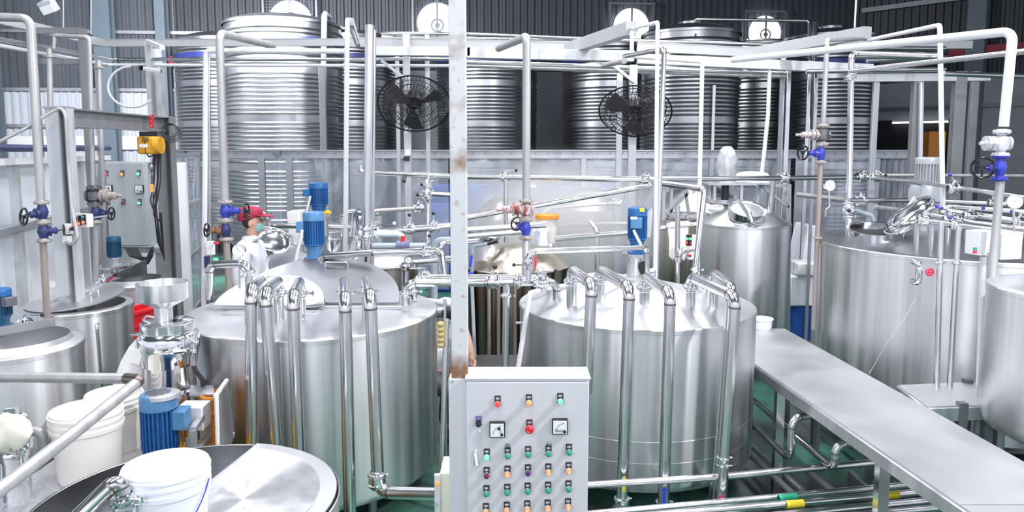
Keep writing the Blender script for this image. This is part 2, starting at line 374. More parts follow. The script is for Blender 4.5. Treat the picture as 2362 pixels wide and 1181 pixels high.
def strainer(label, px, ytop, ybot, d, rpx, nozzle_px, mat='valve_red', fm='flange', nm=None):
    pt, pb = P(px, ytop, d), P(px, ybot, d); pb.x = pt.x; r = rpx * S(d); H = (pt - pb).length; c = (pt + pb) / 2; L = (nozzle_px - px) * S(d); sg = 1 if L > 0 else -1; L = abs(L); a = Vector((sg, 0, 0))
    root = thing('strainer', label, 'strainer', pb); flange(root, pt, r, fm); flange(root, pb, r, fm)
    mb = MB().mat(mat); mb.lathe([(r * .5, 0), (r * .5, H * .15), (r * .85, H * .25), (r * .9, H * .5), (r * .85, H * .75), (r * .5, H * .85), (r * .5, H)], pb, UP, 20)
    mb.lathe([(r * .6, -r * 1.0), (r * .85, -r * .98), (r * .85, -r * .72), (r * .6, -r * .7), (r * .6, 0)], c, a, 18, True); mb.build('body', parent=root)
    nb = MB().mat(nm or mat); nb.lathe([(r * .62, r * .5), (r * .62, r * .95), (r * .9, r), (r * .9, r * 1.3), (r * .7, r * 1.32), (r * .72, r * 1.6), (r * .9, r * 1.62), (r * .9, r * 1.9), (r * .52, r * 1.95), (r * .5, L * .78), (r * .24, L * .8), (r * .22, L)], c, a, 18, False, True); nb.build('nozzle', parent=root)
    return root
def gauge(label, px, py, d, rpx, stem_to=None, rim='chrome', face=(0, -1, .12), needle=2.2, side=None):
    c = P(px, py, d); r = rpx * S(d); a = Vector(face).normalized(); root = thing('pressure_gauge', label, 'gauge', c)
    MB().mat(rim).lathe([(r * .93, -r * .62), (r, -r * .6), (r, r * .1), (r * 1.06, r * .1), (r * 1.06, r * .2), (r * .92, r * .2), (r * .9, r * .1)], c, a, 28, True).build('case', parent=root)
    dl = MB().mat('sign_white').lathe([(r * .92, r * .1), (.0005, r * .1)], c, a, 28)
    u, v, _ = frame(a); dl.mat('black')
    for k in range(11):
        t = R_(-40 + 26 * k); dd = u * math.cos(t) + v * math.sin(t); dl.bar(c + a * r * .11 + dd * r * .66, c + a * r * .11 + dd * r * .82, r * .04, r * .01)
    dl.build('dial', parent=root)
    dd = u * math.cos(needle) + v * math.sin(needle); MB().mat('tape_blue').bar(c + a * r * .14 - dd * r * .2, c + a * r * .14 + dd * r * .7, r * .07, r * .02).build('needle', parent=root)
    if stem_to: MB().mat('steel_pipe').tube(fillet([c - UP * r * .9 - a * r * .2] + [P(*q) for q in stem_to], r * .5)[0], r * .16, 10).build('stem', parent=root)
    return root
def motor(root, c0, r, H, mat, cover=None, box=None, boxmat=None, fins=26, grille=False):
    """vertical motor body standing at c0, height H"""
    mb = MB().mat(mat); mb.lathe([(r * .80, 0), (r * .98, H * .02), (r * .98, H * .07), (r * .86, H * .08), (r * .86, H * .74), (r * .9, H * .75)], c0, UP, 28, True)
    for k in range(fins):
        t = 2 * math.pi * k / fins; dd = Vector((math.cos(t), math.sin(t), 0)); mb.bar(c0 + dd * r * .92 + UP * H * .08, c0 + dd * r * .92 + UP * H * .74, r * .07, r * .18) if False else mb.box(c0 + dd * r * .92 + UP * H * .41, (r * .2, r * .075, H * .66), Matrix.Rotation(t, 3, 'Z'))
    mb.build('motor_body', parent=root)
    cv = MB().mat(cover or mat); cv.lathe([(r * .9, H * .74), (r * 1.02, H * .745), (r * 1.03, H * .93), (r * .97, H * .98), (r * .8, H), (.001, H)], c0, UP, 28)
    if grille:
        cv.mat('black')
        for i in range(-4, 5):
            for j in range(-4, 5):
                if i * i + j * j < 19: cv.box(c0 + Vector((i * r * .155, j * r * .155, H * 1.001)), (r * .1, r * .1, .002))
    cv.build('fan_cover', parent=root)
    if box:
        a = Vector(box).normalized(); m = Matrix.Rotation(math.atan2(a.y, a.x), 3, 'Z'); MB().mat(boxmat or mat).box(c0 + a * r * 1.25 + UP * H * .56, (r * .75, r * 1.15, H * .32), m).build('terminal_box', parent=root, bevel=r * .06)
# ================================================================== STRUCTURE
struct('floor', MB().box((0, 9, -.05), (44, 34, .1)), 'floor_green')
struct('ceiling', MB().box((1, 8, 7.6), (44, 30, .1)), 'ceiling_sheet')
def corr_wall(name, a, b, z0, z1, mat, pitch=.19, dep=.05):
    a, b = Vector((a.x, a.y, 0)), Vector((b.x, b.y, 0)); L = (b - a).length; u = (b - a) / L; nrm = Vector((u.y, -u.x, 0)); mb = MB().mat(mat); n = int(L / pitch); prev = None
    for i in range(n):
        for fr, o in ((0, 0), (.32, 0), (.45, 1), (.87, 1)):
            p = a + u * (L * (i + fr) / n) - nrm * (dep * o); q = len(mb.v); mb.v += [p + UP * z0, p + UP * z1]
            if prev is not None: mb.face(prev, q, q + 1, prev + 1)
            prev = q
    o = struct(name, mb); return o
WA, WB, WC = P(-260, 350, 18.6), P(1960, 350, 20.8), None
WA.z = WB.z = 0
RD = Vector((1.23, -1.3, 0)).normalized()
def wall_pt(px, off=0):      # point of the back wall (at floor level) behind photo column px
    dx = (px - CXP) / F; A, B = WA, WB - WA; t = (dx * A.y - A.x) / (B.x - dx * B.y); p = A + B * t; u = B.normalized(); return p + Vector((u.y, -u.x, 0)) * off
def rwall_pt(px, off=0):
    dx = (px - CXP) / F; t = (WB.x - dx * WB.y) / (dx * RD.y - RD.x); return WB + RD * t + Vector((-RD.y, RD.x, 0)).normalized() * -off * -1
W0 = wall_pt(418)
corr_wall('wall_back', W0, WB, 0, 7.6, 'corrugated_dark')
corr_wall('wall_back_left', WA, W0, 3.86, 7.6, 'corrugated')
corr_wall('wall_back_left_lower', WA, W0, 0, 3.86, 'corrugated_lit')  # lower left sheet coloured as lit
corr_wall('wall_right', WB, WB + RD * 9, 0, 7.6, 'corrugated_dark')
def along(pa, pb, z, h, dep, mat, name, off=.06):
    u = (pb - pa).normalized(); nrm = Vector((u.y, -u.x, 0)); a = pa + nrm * off + UP * z; b = pb + nrm * off + UP * z
    return MB().mat(mat).bar(a, b, h, dep) if False else MB().mat(mat).prism([a - UP * h / 2, b - UP * h / 2, b + UP * h / 2, a + UP * h / 2], nrm * dep)
BU = (WB - WA).normalized(); BN = Vector((BU.y, -BU.x, 0)); RN = Vector((RD.y, -RD.x, 0))
if RN.dot(-WB) < 0: RN = -RN
for i, z in enumerate((3.86, 2.95, 5.3)):
    struct('trim_1' if i == 0 else 'trim_%d' % (i + 1), along(WA, W0 if i < 2 else WB, z, .08, .05, 'galv', ''))
struct('trim_4', along(WA, W0, 2.52, .34, .03, 'sign_white', ''))
# plaster lower wall behind the silos and on the right-hand side
struct('wall_plaster_back', along(wall_pt(418), wall_pt(1958), 2.2, 4.4, .12, 'plaster', '', .05))
pr = [WB + RD * t + RN * .1 for t in (0.1, 9)]
struct('wall_plaster_right', MB().mat('plaster').prism([pr[0], pr[1], pr[1] + UP * 4.1, pr[0] + UP * 4.1], RN * .12))
for i, z in enumerate((6.05, 4.6)):
    a, b = WB + RD * .2 + RN * .07, WB + RD * 9 + RN * .07
    struct('trim_%d' % (5 + i), MB().mat('galv_dark').prism([a + UP * z, b + UP * z, b + UP * (z + .12), a + UP * (z + .12)], RN * .08))
for i, (px, wd, mt) in enumerate(((275, .42, 'column_blue'), (404, .24, 'column_blue'), (20, .3, 'column_blue'))):
    c = wall_pt(px); q = c + BN * .22
    mb = MB().mat(mt); m = Matrix((BU, BN, UP)).transposed()
    mb.box(q + UP * 3.8, (wd, .06, 7.6), m); mb.box(q + BN * .14 + UP * 3.8, (.04, .26, 7.6), m); mb.box(q + BN * .28 + UP * 3.8, (wd, .04, 7.6), m)
    struct('trim_%d' % (10 + i), mb)
for i, px in enumerate((2240,)):
    dx = (px - CXP) / F; t = (WB.x - dx * WB.y) / (dx * RD.y - RD.x); c = WB + RD * t + RN * .3; m = Matrix((RD, RN, UP)).transposed()
    mb = MB().mat('column_blue'); mb.box(c + UP * 3.8, (.4, .3, 7.6), m); struct('trim_%d' % (20 + i), mb)
# dark doorway with an orange thing inside, in the right plaster wall
def rp(px, off): 
    dx = (px - CXP) / F; t = (WB.x - dx * WB.y) / (dx * RD.y - RD.x); return WB + RD * t + RN * off
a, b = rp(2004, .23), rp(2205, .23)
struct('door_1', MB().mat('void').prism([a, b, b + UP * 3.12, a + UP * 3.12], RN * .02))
q = rp(2160, .5)
t_ = thing('drum_cabinet', 'orange cabinet standing in the dark doorway at right', 'cabinet', Vector((q.x, q.y, 0)))
MB().mat('orange').box(q + UP * 1.4, (.36, .3, 2.8)).build('body', parent=t_); MB().mat('yellow_bright').box(q + Vector((.2, -.02, 1.45)), (.06, .3, 2.7)).build('edge_strip', parent=t_)
a, b = rp(2062, .36), rp(2188, .36)
tb = thing('tube_lamp', 'long dim fluorescent tube above the dark doorway', 'lamp', a + UP * 3.06); MB().mat('sign_white').bar(a + UP * 3.1, b + UP * 3.1, .06, .05).build('housing', parent=tb); MB().mat('tube_light').cyl(a + UP * 3.05, b + UP * 3.05, .02, n=8).build('tube', parent=tb)
for nm, pa, pb, z, lb in (('steel_beam', rp(2180, .3), rp(2500, .3), 4.75, 'dark red steel beam high on the right wall'), ('steel_beam', wall_pt(380, .3), wall_pt(428, .3), 4.58, 'short red steel beam end beside the leftmost silo')):
    tag(MB().mat('red_dark').bar(pa + UP * z, pb + UP * z, .12, .22).build(nm), lb, 'beam')
tag(MB().mat('galv_dark').bar(rp(2010, .32) + UP * 3.42, rp(2420, .32) + UP * 3.42, .05, .08).build('conduit'), 'thin dark conduit running level across the right plaster wall', 'pipe')

# wall fans with daylight behind
for px, py, rp_, lb in ((685, 52, 48, 'round louvred wall fan half hidden behind the tallest silo dome'), (1013, 54, 45, 'round wall fan with daylight just left of the white column'), (1446, 62, 41, 'round wall fan with daylight above the right black cage fan'), (1745, 76, 38, 'round wall fan with daylight, rightmost, with a visible hub')):
    b = wall_pt(px, .16); d = b.y; z = P(px, py, d).z; c = Vector((b.x, b.y, z)); r = rp_ * S(d)
    t_ = thing('exhaust_fan', lb, 'fan', c, 'exhaust fans high on the back wall'); m = Matrix((BU, BN, UP)).transposed()
    MB().mat('daylight').lathe([(r, 0), (.001, 0)], c, BN, 36).build('lit_opening', parent=t_)
    fr = MB().mat('galv_dark'); fr.torus(c + BN * .02, BN, r * 1.02, r * .035, 36, 6)
    for s1, s2, w_, h_ in ((0, 1.22, 2.6, .1), (0, -1.22, 2.6, .1), (1.22, 0, .1, 2.6), (-1.22, 0, .1, 2.6)): fr.box(c + BU * r * s1 + UP * r * s2 + BN * .03, (r * w_, .1, r * h_), m)
    fr.build('frame', parent=t_)
    gl = MB().mat('galv_dark')
    for k in range(-9, 10): gl.box(c + BU * r * k * .13 + BN * .09, (.004, .004, r * 2.4), m); gl.box(c + UP * r * k * .13 + BN * .09, (r * 2.4, .004, .004), m)
    gl.build('wire_guard', parent=t_)
    hb = MB().mat('galv_dark'); hb.box(c + BN * .07, (.05, .05, r * 2.2), m); hb.torus(c - UP * r * .12 + BN * .07, BN, r * .3, r * .05, 24, 6); hb.cyl(c - UP * r * .12, c - UP * r * .12 + BN * .1, r * .13); hb.build('hub', parent=t_)

# ================================================================== SILOS
def silo(label, cx, rpx, d, yrim, ydome, bands, ytop2=None):
    r = rpx * S(d); c = P(cx, 350, d); zt = P(cx, yrim, d).z; zd = P(cx, ydome, d).z; zb = .55; c.z = 0
    root = thing('silo', label, 'silo', c, 'corrugated steel silos along the back wall')
    prof = []; z = zb; k = 0
    while z < zt - .14:
        if k % 11 == 7: prof += [(r, z), (r, z + .10)]; z += .10
        else: prof += [(r, z), (r, z + .026), (r + .020, z + .036), (r + .028, z + .05), (r + .020, z + .064), (r, z + .074)]; z += .078
        k += 1
    prof.append((r, zt)); MB().mat('silo').lathe(prof, c, UP, 56, True).build('shell', parent=root, sharp=50)
    dm = MB().mat('silo'); dm.lathe([(r + .03, zt - .02), (r + .03, zt + .03), (r * .95, zt + (zd - zt) * .35), (r * .7, zt + (zd - zt) * .72), (r * .35, zd - .03), (.25, zd), (.25, zd + .05), (.001, zd + .06)], c, UP, 48); dm.build('dome', parent=root)
    for y0, y1 in bands:
        z0, z1 = P(cx, y1, d - r).z, P(cx, y0, d - r).z; MB().mat('band_blue').lathe([(r + .034, z0), (r + .036, z0), (r + .036, z1), (r + .034, z1)], c, UP, 48).build('blue_band', parent=root)
    for k in range(6):
        a = k * math.pi / 3 + .3; MB().mat('galv_dark').cyl(c + Vector((math.cos(a) * r * .9, math.sin(a) * r * .9, 0)), c + Vector((math.cos(a) * r * .9, math.sin(a) * r * .9, zb + .02)), .045, n=8).build('leg', parent=root)
    return root
silo('leftmost corrugated steel silo behind the red-capped worker', 545, 120, 17.4, 104, 78, [(119, 131)])
silo('tallest, brightest corrugated steel silo left of centre with a domed top', 663, 128, 14.4, 64, 38, [(80, 92)])
silo('corrugated steel silo behind the left black cage fan, beside the tallest one', 802, 112, 17.0, 96, 72, [(121, 133)])
silo('dark brownish corrugated silo directly right of the white column', 1124, 112, 17.3, 110, 90, [(125, 138)])
silo('dark corrugated silo right of the pale wall gap, behind the right cage fan', 1408, 110, 17.5, 112, 92, [(128, 139)])
silo('bright corrugated silo right of the right cage fan with a pale sticker', 1587, 108, 15.0, 84, 58, [(100, 110)])
silo('dark corrugated silo in the gap between the two bright right-hand silos', 1757, 108, 17.9, 112, 96, [(130, 142)])
silo('rightmost corrugated silo in front of the wall corner', 1904, 100, 15.4, 92, 68, [(134, 146)])
q = P(1610, 84, 15.0 - .94); tag(MB().mat('tape_blue').box(q, (.13, .01, .1)).build('sticker'), 'pale blue sticker near the rim of a bright silo', 'sticker')
sp = MB(); sweep(sp, [P(745, 350, 13.2), P(748, 30, 13.2), P(760, 40, 13.7)], .05, mat='galv_dark'); tag(sp.build('silo_pipe'), 'dark fill pipe rising in front of the tallest silo', 'pipe')
sp = MB(); sweep(sp, [P(1600, 62, 14.8), P(1600, 44, 14.8), P(1868, 48, 14.6), P(1868, 350, 13.6)], .035, mat='steel_pipe'); tag(sp.build('silo_pipe'), 'slim steel pipe bridging the tops of the two right-hand bright silos', 'pipe')
sp = MB(); sweep(sp, [P(1878, 350, 13.4), P(1880, 48, 14.2), P(1886, 75, 15)], .04, mat='steel_pipe'); tag(sp.build('silo_pipe'), 'thicker steel pipe rising to the rightmost silo dome', 'pipe')

# ================================================================== LEFT ENCLOSURE
EA, EB = P(-230, 350, 4.2), P(240, 350, 8.4); EA.z = EB.z = 0; EU = (EB - EA).normalized(); EN = Vector((EU.y, -EU.x, 0))
mb = MB().mat('panel_wall').prism([EA, EB, EB + UP * 2.28, EA + UP * 2.28], -EN * .05); wl = struct('wall_left', mb)
LE = (EB - EA).length
for k, t in enumerate((.18, .36, .55, .75, .97)):
    p = EA + EU * LE * t + EN * .03; MB().mat('post_grey' if k % 2 else 'paint_white').box(p + UP * 1.14, (.07, .06, 2.28), Matrix((EU, EN, UP)).transposed()).build('stud', parent=wl)
for z in (.95, 1.75, 2.26):
    MB().mat('galv' if z < 2 else 'sign_white').bar(EA + EU * .1 + EN * .05 + UP * z, EB - EU * .05 + EN * .05 + UP * z, .06, .05).build('rail', parent=wl)
mb = MB(); sweep(mb, [EA + EN * .05 + UP * 2.36, EA + EU * LE * .6 + EN * .05 + UP * 2.36, EB + EN * .05 + UP * 2.37], .03, mat='valve_dusk'); tag(mb.build('rail_pipe'), 'dark blue pipe lying along the top of the left enclosure', 'pipe')
B2 = P(425, 350, 8.75); B2.z = 0
struct('wall_recess', MB().mat('paint_white').prism([EB, Vector((B2.x, B2.y, 0)), Vector((B2.x, B2.y, 2.2)), EB + UP * 2.2], (0, .05, 0)))
# grey control cabinet on the recess wall
def cabinet_button(root, c, lens, plate='black', r=.016, ring='chrome', lit=None, lab=None):
    mb = MB().mat(plate).box(c + Vector((0, -.004, r * .7)), (r * 2.1, .008, r * 3.6)); mb.mat('galv').box(c + Vector((0, -.009, r * 1.7)), (r * 1.4, .003, r * .8))
    mb.mat(ring).cyl(c + Vector((0, -.006, 0)), c + Vector((0, -.026, 0)), r * 1.08, n=18); o = mb.build('push_button', parent=root)
    if lab: o['label'] = lab
    l = MB().mat(lens).lathe([(r * .9, 0), (r * .9, .012), (r * .6, .018), (.0005, .02)], c + Vector((0, -.026, 0)), (0, -1, 0), 16)
    if lit: l.mat(lit).lathe([(r * .32, 0), (.0005, .002)], c + Vector((0, -.0452, 0)), (0, -1, 0), 12)
    l.build('lens', parent=o); return o
def meter(root, c, w, needle):
    mb = MB().mat('black').box(c + Vector((0, -.012, 0)), (w, .024, w)); o = mb.build('meter', parent=root)
    f = MB().mat('sign_white').box(c + Vector((0, -.025, 0)), (w * .88, .003, w * .88)); f.mat('black')
    for k in range(9):
        t = R_(5 + 10 * k); q = c + Vector((w * .3, -.0275, -w * .28)); dd = Vector((-math.cos(t), 0, math.sin(t))); f.bar(q + dd * w * .52, q + dd * w * .58, w * .02, .002)
    q = c + Vector((w * .3, -.0285, -w * .28)); f.bar(q, q + Vector((-math.cos(needle), 0, math.sin(needle))) * w * .6, w * .02, .002); f.cyl(q, q + Vector((0, -.006, 0)), w * .09, n=14)
    f.box(c + Vector((w * .12, -.0275, w * .1)), (w * .2, .001, w * .14)) if needle > 1 else f.box(c + Vector((-.02 * w, -.0275, -w * .17)), (w * .7, .001, w * .02))
    f.build('dial', parent=o); return o
d = 8.0; a, b = P(240, 373, d), P(346, 569, d)
t_ = thing('control_cabinet', 'grey control cabinet with lamps and two meters on the far left enclosure wall', 'cabinet', Vector(((a.x + b.x) / 2, d + .12, b.z)))
MB().mat('paint_grey').box(((a.x + b.x) / 2, d + .14, (a.z + b.z) / 2), (b.x - a.x, .26, a.z - b.z)).build('body', parent=t_, bevel=.006)
MB().mat('paint_grey').box(((a.x + b.x) / 2, d, (a.z + b.z) / 2), (b.x - a.x - .03, .03, a.z - b.z - .03)).build('door', parent=t_, bevel=.004)
for px, py, ln in ((246, 402, 'lens_red'), (283, 402, 'lens_orange'), (321, 401, 'lit_green'), (250, 468, 'btn_maroon'), (286, 468, 'btn_maroon'), (323, 468, 'lit_green')): cabinet_button(t_, P(px, py, d - .016), ln, r=.017)
for px, py, n in ((251, 436, 1.2), (323, 436, .15)): meter(t_, P(px, py, d - .016), .088, n)
MB().mat('galv').box(((a.x + b.x) / 2, d + .1, b.z - .05), (b.x - a.x + .25, .1, .05)).build('bracket_rail', parent=t_)
for px in (238, 352): MB().mat('galv').box((P(px, 500, d).x, d + .1, b.z / 2 - .03), (.05, .06, b.z)).build('leg', parent=t_)
# framed clear screen beyond the gantry
A, B = P(397, 350, 9.4), P(456, 350, 11.4); A.z = B.z = 0
t_ = thing('framed_screen', 'tall steel-framed clear plastic screen beside the gantry post', 'screen', A)
u = (B - A).normalized(); L = (B - A).length
for p in (A, B): MB().mat('galv').box(p + UP * 1.15, (.05, .05, 2.3)).build('post', parent=t_)
for z in (.06, .85, 1.58, 2.28): MB().mat('galv').bar(A + UP * z, B + UP * z, .045, .045).build('rail', parent=t_)
MB().mat('clear_sheet').prism([A + UP * .08 + u * .03, B + UP * .08 - u * .03, B + UP * 2.26 - u * .03, A + UP * 2.26 + u * .03], (.004, 0, 0)).build('sheet', parent=t_)

# ================================================================== CURTAIN LINE
DC = 11.5
a, b = P(388, 357, DC), P(2110, 358, DC)
t_ = thing('curtain_rail', 'long galvanised rail along the top of the clear plastic screens', 'rail', Vector((a.x, DC, 2.22)))
mb = MB().mat('galv'); mb.box(((a.x + b.x) / 2, DC, 2.28), (b.x - a.x, .05, .13)); mb.box(((a.x + b.x) / 2, DC - .04, 2.338), (b.x - a.x, .09, .012)); mb.build('channel', parent=t_)
mb = MB().mat('galv_dark')
for k in range(60): mb.cyl((a.x + (b.x - a.x) * (k + .5) / 60, DC - .025, 2.29), (a.x + (b.x - a.x) * (k + .5) / 60, DC - .032, 2.29), .012, n=8)
mb.build('bolts', parent=t_)
for k, px in enumerate((604, 668, 800, 1346, 1640, 2022)):
    p = P(px, 400, DC); MB().mat('galv').box((p.x, DC, 1.1), (.1 if k < 2 else .07, .05, 2.22)).build('post', parent=t_)
cur = [(606, 668, 'narrow clear plastic screen panel behind the worker'), (668, 800, 'clear plastic screen behind the blue motors'), (800, 1040, 'clear plastic screen left of the white column'), (1040, 1346, 'wide clear plastic screen right of the white column, blue drums behind'), (1346, 1640, 'clear plastic screen behind the right cage fan stem'), (1640, 1830, 'clear plastic screen behind the small dome-topped tank'), (1830, 2022, 'clear plastic screen behind the right flanged riser'), (2022, 2110, 'narrow clear plastic screen beside the grey motor')]
for x0, x1, lb in cur:
    p, q = P(x0, 400, DC), P(x1, 400, DC); n = 20; mb = MB().mat('clear_sheet'); prev = None
    for i in range(n + 1):
        x = p.x + .04 + (q.x - p.x - .08) * i / n; yy = DC + .02 * math.sin(i * 1.7 + x0); qv = len(mb.v); mb.v += [Vector((x, yy, .15)), Vector((x, yy + .01, 2.24))]
        if prev is not None: mb.face(prev, qv, qv + 1, prev + 1)
        prev = qv
    tag(mb.build('clear_screen'), lb, 'screen', 'clear plastic screens under the rail')
# behind the screens
def drum(label, px, d, z0, r=.29, h=.88):
    c = P(px, 400, d); c.z = z0; t = thing('plastic_drum', label, 'drum', c, 'blue drums behind the clear screens')
    MB().mat('drum_blue').lathe([(r * .9, 0), (r, .04), (r, h * .3), (r * .96, h * .32), (r, h * .35), (r, h * .66), (r * .96, h * .68), (r, h * .7), (r, h - .05), (r * .93, h), (.001, h - .01)], c, UP, 28, True).build('body', parent=t)
    MB().mat('black').cyl(c + Vector((r * .5, 0, h - .02)), c + Vector((r * .5, 0, h + .03)), .04).build('bung', parent=t)
for px, lb in ((1015, 'just left of the white column'), (1115, 'just right of the white column'), (1235, 'under the small red and white notice'), (1325, 'second right of the small notice'), (1410, 'left of the right cage fan post')):
    drum('lower blue plastic drum behind the clear screen, ' + lb, px, 12.3, 0); drum('upper stacked blue plastic drum behind the clear screen, ' + lb, px + 4, 12.3, .885)
q = P(1230, 428, 11.44)
t_ = thing('notice', 'small white notice with red heading on the clear screen', 'sign', q); MB().mat('sign_white').box(q, (.09, .008, .06)).build('plate', parent=t_); MB().mat('tape_red').box(q + Vector((0, -.005, .018)), (.08, .002, .012)).build('heading', parent=t_); MB().mat('galv').box(q + Vector((0, .0, .05)), (.11, .02, .008)).build('hanger', parent=t_)
t_ = thing('drain_drums', '', '', P(1850, 750, 8.9)); bpy.data.objects.remove(t_)
for px, lb in ((1838, 'left'), (1872, 'right')):
    c = P(px, 712, 9.1); c.z = .0; r = .13
    MBt = thing('blue_barrel', 'small blue barrel on the floor below the rusty riser, %s one of two' % lb, 'barrel', c, 'blue barrels behind the walkway')
    MB().mat('drum_blue').lathe([(r * .95, 0), (r, .03), (r, .36), (r * 1.05, .38), (r * .9, .42), (.001, .415)], c, UP, 24, True).build('body', parent=MBt); MB().mat('pvc_pale').torus(c + UP * .41, UP, r * .55, .012, 20, 6).build('lid_ring', parent=MBt)
# white wrapped blocks and box above the barrels
c = P(1872, 600, 9.5); t_ = thing('water_tank', 'tall white plastic tank behind the rusty flanged riser', 'tank', Vector((c.x, 9.6, 0)))
MB().mat('bucket_white').prism([P(1838, 700, 9.3), P(1890, 700, 9.3), P(1890, 522, 9.3), P(1868, 520, 9.3), P(1856, 575, 9.3)], (0, .5, 0)).build('body', parent=t_, bevel=.02)
a = P(1862, 700, 9.55); MB().mat('galv').box((a.x, 9.55, a.z / 2), (.25, .4, a.z)).build('stand', parent=t_)
c = P(1846, 660, 9.1); t_ = thing('white_crate', 'white crate stacked on the blue barrels behind the walkway', 'crate', Vector((c.x, 9.1, .42)))
MB().mat('bucket_white').box((c.x + .03, 9.1, .62), (.46, .36, .38)).build('body', parent=t_, bevel=.02); MB().mat('sign_white').box((c.x - .01, 9.0, .9), (.24, .3, .16)).build('upper_box', parent=t_, bevel=.02)
# ================================================================== TANKS
def tank(label, cx, d, r, zt, zb=.22, cone=.0, mat='steel', top='steel_top', rim=.02, name='process_tank', open_r=0, legs=4, apex=.1, flat=False, notop=False, group='round stainless process tanks'):
    c = P(cx, 700, d); c.z = 0; root = thing(name, label, 'tank', c, group)
    h = zt - zb
    pr = [(r * .25, zb - .06), (r * .8, zb - .04), (r * .95, zb), (r, zb + .06), (r, zt - rim * 1.6), (r + .004, zt - rim * 1.5), (r + .006, zt - rim * .3), (r + .001, zt)]
    MB().mat(mat).lathe(pr, c, UP, 72, True).build('shell', parent=root)
    if not notop: MB().mat(top).lathe([(r + .001, zt), (r - .012, zt + .004), (r * .97, zt + .006)] + [(r * .97 + (apex - r * .97) * t, zt + .006 + cone * (t if not flat else math.sin(t * math.pi / 2))) for t in (.15, .3, .5, .7, .85, 1)] + [(.001, zt + .006 + cone)], c, UP, 72).build('top', parent=root)
    for k in range(legs):
        a = 2 * math.pi * (k + .5) / legs; q = c + Vector((math.cos(a), math.sin(a), 0)) * r * .78; MB().mat('steel_dark').cyl(q, q + UP * (zb + .02), .035, n=12).build('leg', parent=root)
    return root, c
def manhole(root, c, r, h, mat='steel_polished', dark=True, name='manhole_ring', ax=UP):
    mb = MB().mat(mat); mb.lathe([(r, -.05), (r, h), (r * 1.05, h), (r * 1.05, h + .012), (r * .93, h + .012), (r * .93, h - .01), (r * .92, -.02)], c, ax, 40)
    mb.build(name, parent=root)
    if dark: MB().mat('void').lathe([(r * .92, .012), (.001, .012)], c, ax, 32).build('opening', parent=root)
def dish(mb, c, ax, r, bulge, th=.012, n=40):
    prof = [(.001, bulge)] + [(r * .94 * math.sin(t * math.pi / 2) , bulge * math.cos(t * math.pi / 2)) for t in (.25, .5, .75, 1)] + [(r, 0), (r, -th * 2.4), (r * .97, -th * 2.4), (r * .95, -th)] + [(r * .92 * math.sin(t * math.pi / 2), bulge * math.cos(t * math.pi / 2) - th) for t in (1, .75, .5, .25)] + [(.001, bulge - th)]
    return mb.lathe(prof, c, ax, n)
# ---- T1 large left
T1, c1 = tank('large round stainless tank left of centre with two raised half lids', 725, 5.0, .838, 1.25, .17, .012)
def half_lid(root, ctr, R, ang, th, mat, yaw=0, name='half_lid', label=None):
    """half disc hinged on its straight front edge, raised by ang"""
    n = 28; q = Quaternion((0, 0, 1), yaw) @ Quaternion((1, 0, 0), ang); pts = [ctr + q @ Vector((math.cos(math.pi * k / n) * R, math.sin(math.pi * k / n) * R, 0)) for k in range(n + 1)]
    mb = MB().mat(mat).prism(pts, q @ Vector((0, 0, th))); o = mb.build(name, parent=root, bevel=.004)
    if label: o['label'] = label
    return q
ca = P(722, 716, 5.03); ca.z = 1.285; q = half_lid(T1, ca, .60, R_(23), .014, 'steel_lid', label='large raised half lid with a wire handle')
hb = MB(); sweep(hb, [ca + q @ Vector((x, y, z)) for x, y, z in ((-.02, .47, .01), (-.02, .47, .05), (.15, .47, .05), (.15, .47, .01))], .008, mat='chrome'); hb.build('handle', parent=T1)
ca2 = P(618, 722, 4.94); ca2.z = 1.285; q2 = half_lid(T1, ca2, .375, R_(24), .012, 'steel_top', label='smaller raised half lid on the left')
hb = MB(); sweep(hb, [ca2 + q2 @ Vector((x, y, z)) for x, y, z in ((-.08, .30, .01), (-.08, .30, .045), (.07, .30, .045), (.07, .30, .01))], .006, mat='chrome'); hb.build('handle', parent=T1)
mb = MB().mat('steel_top'); mb.box((c1.x + .0, 4.97, 1.273), (1.22, .03, .025)); mb.box((ca2.x + .06, 4.84, 1.262), (.62, .12, .02)); mb.build('opening_rim', parent=T1, bevel=.004)
mb = MB().mat('steel_dark').tube([ca2 + Vector((.2, .0, -.005)), ca2 + Vector((.33, -.005, .012)), ca2 + Vector((.39, 0, .02))], [.012, .022, .012]); mb.build('hinge', parent=T1)
MB().mat('steel').box((c1.x + .02, 4.16 + .001, .68), (.012, .012, 1.06)).build('seam', parent=T1)
# ---- T2 large right
T2, c2 = tank('large round stainless tank with a cone top behind the control cabinet', 1465, 5.3, .843, 1.24, .17, .17)
c = P(1395, 625, 5.62); MB().mat('steel_top').lathe([(.16, 0), (.16, -.0), (.16, .05), (.165, .055), (.15, .055), (.001, .045)], Vector((c.x, 5.62, 1.325)), UP, 40).build('manhole_ring', parent=T2)
mb = MB().mat('steel'); mb.torus((c2.x, c2.y, .52), UP, .8405, .004, 72, 6); mb.torus((c2.x, c2.y, .38), UP, .8405, .0035, 72, 6); mb.build('weld_ring', parent=T2)
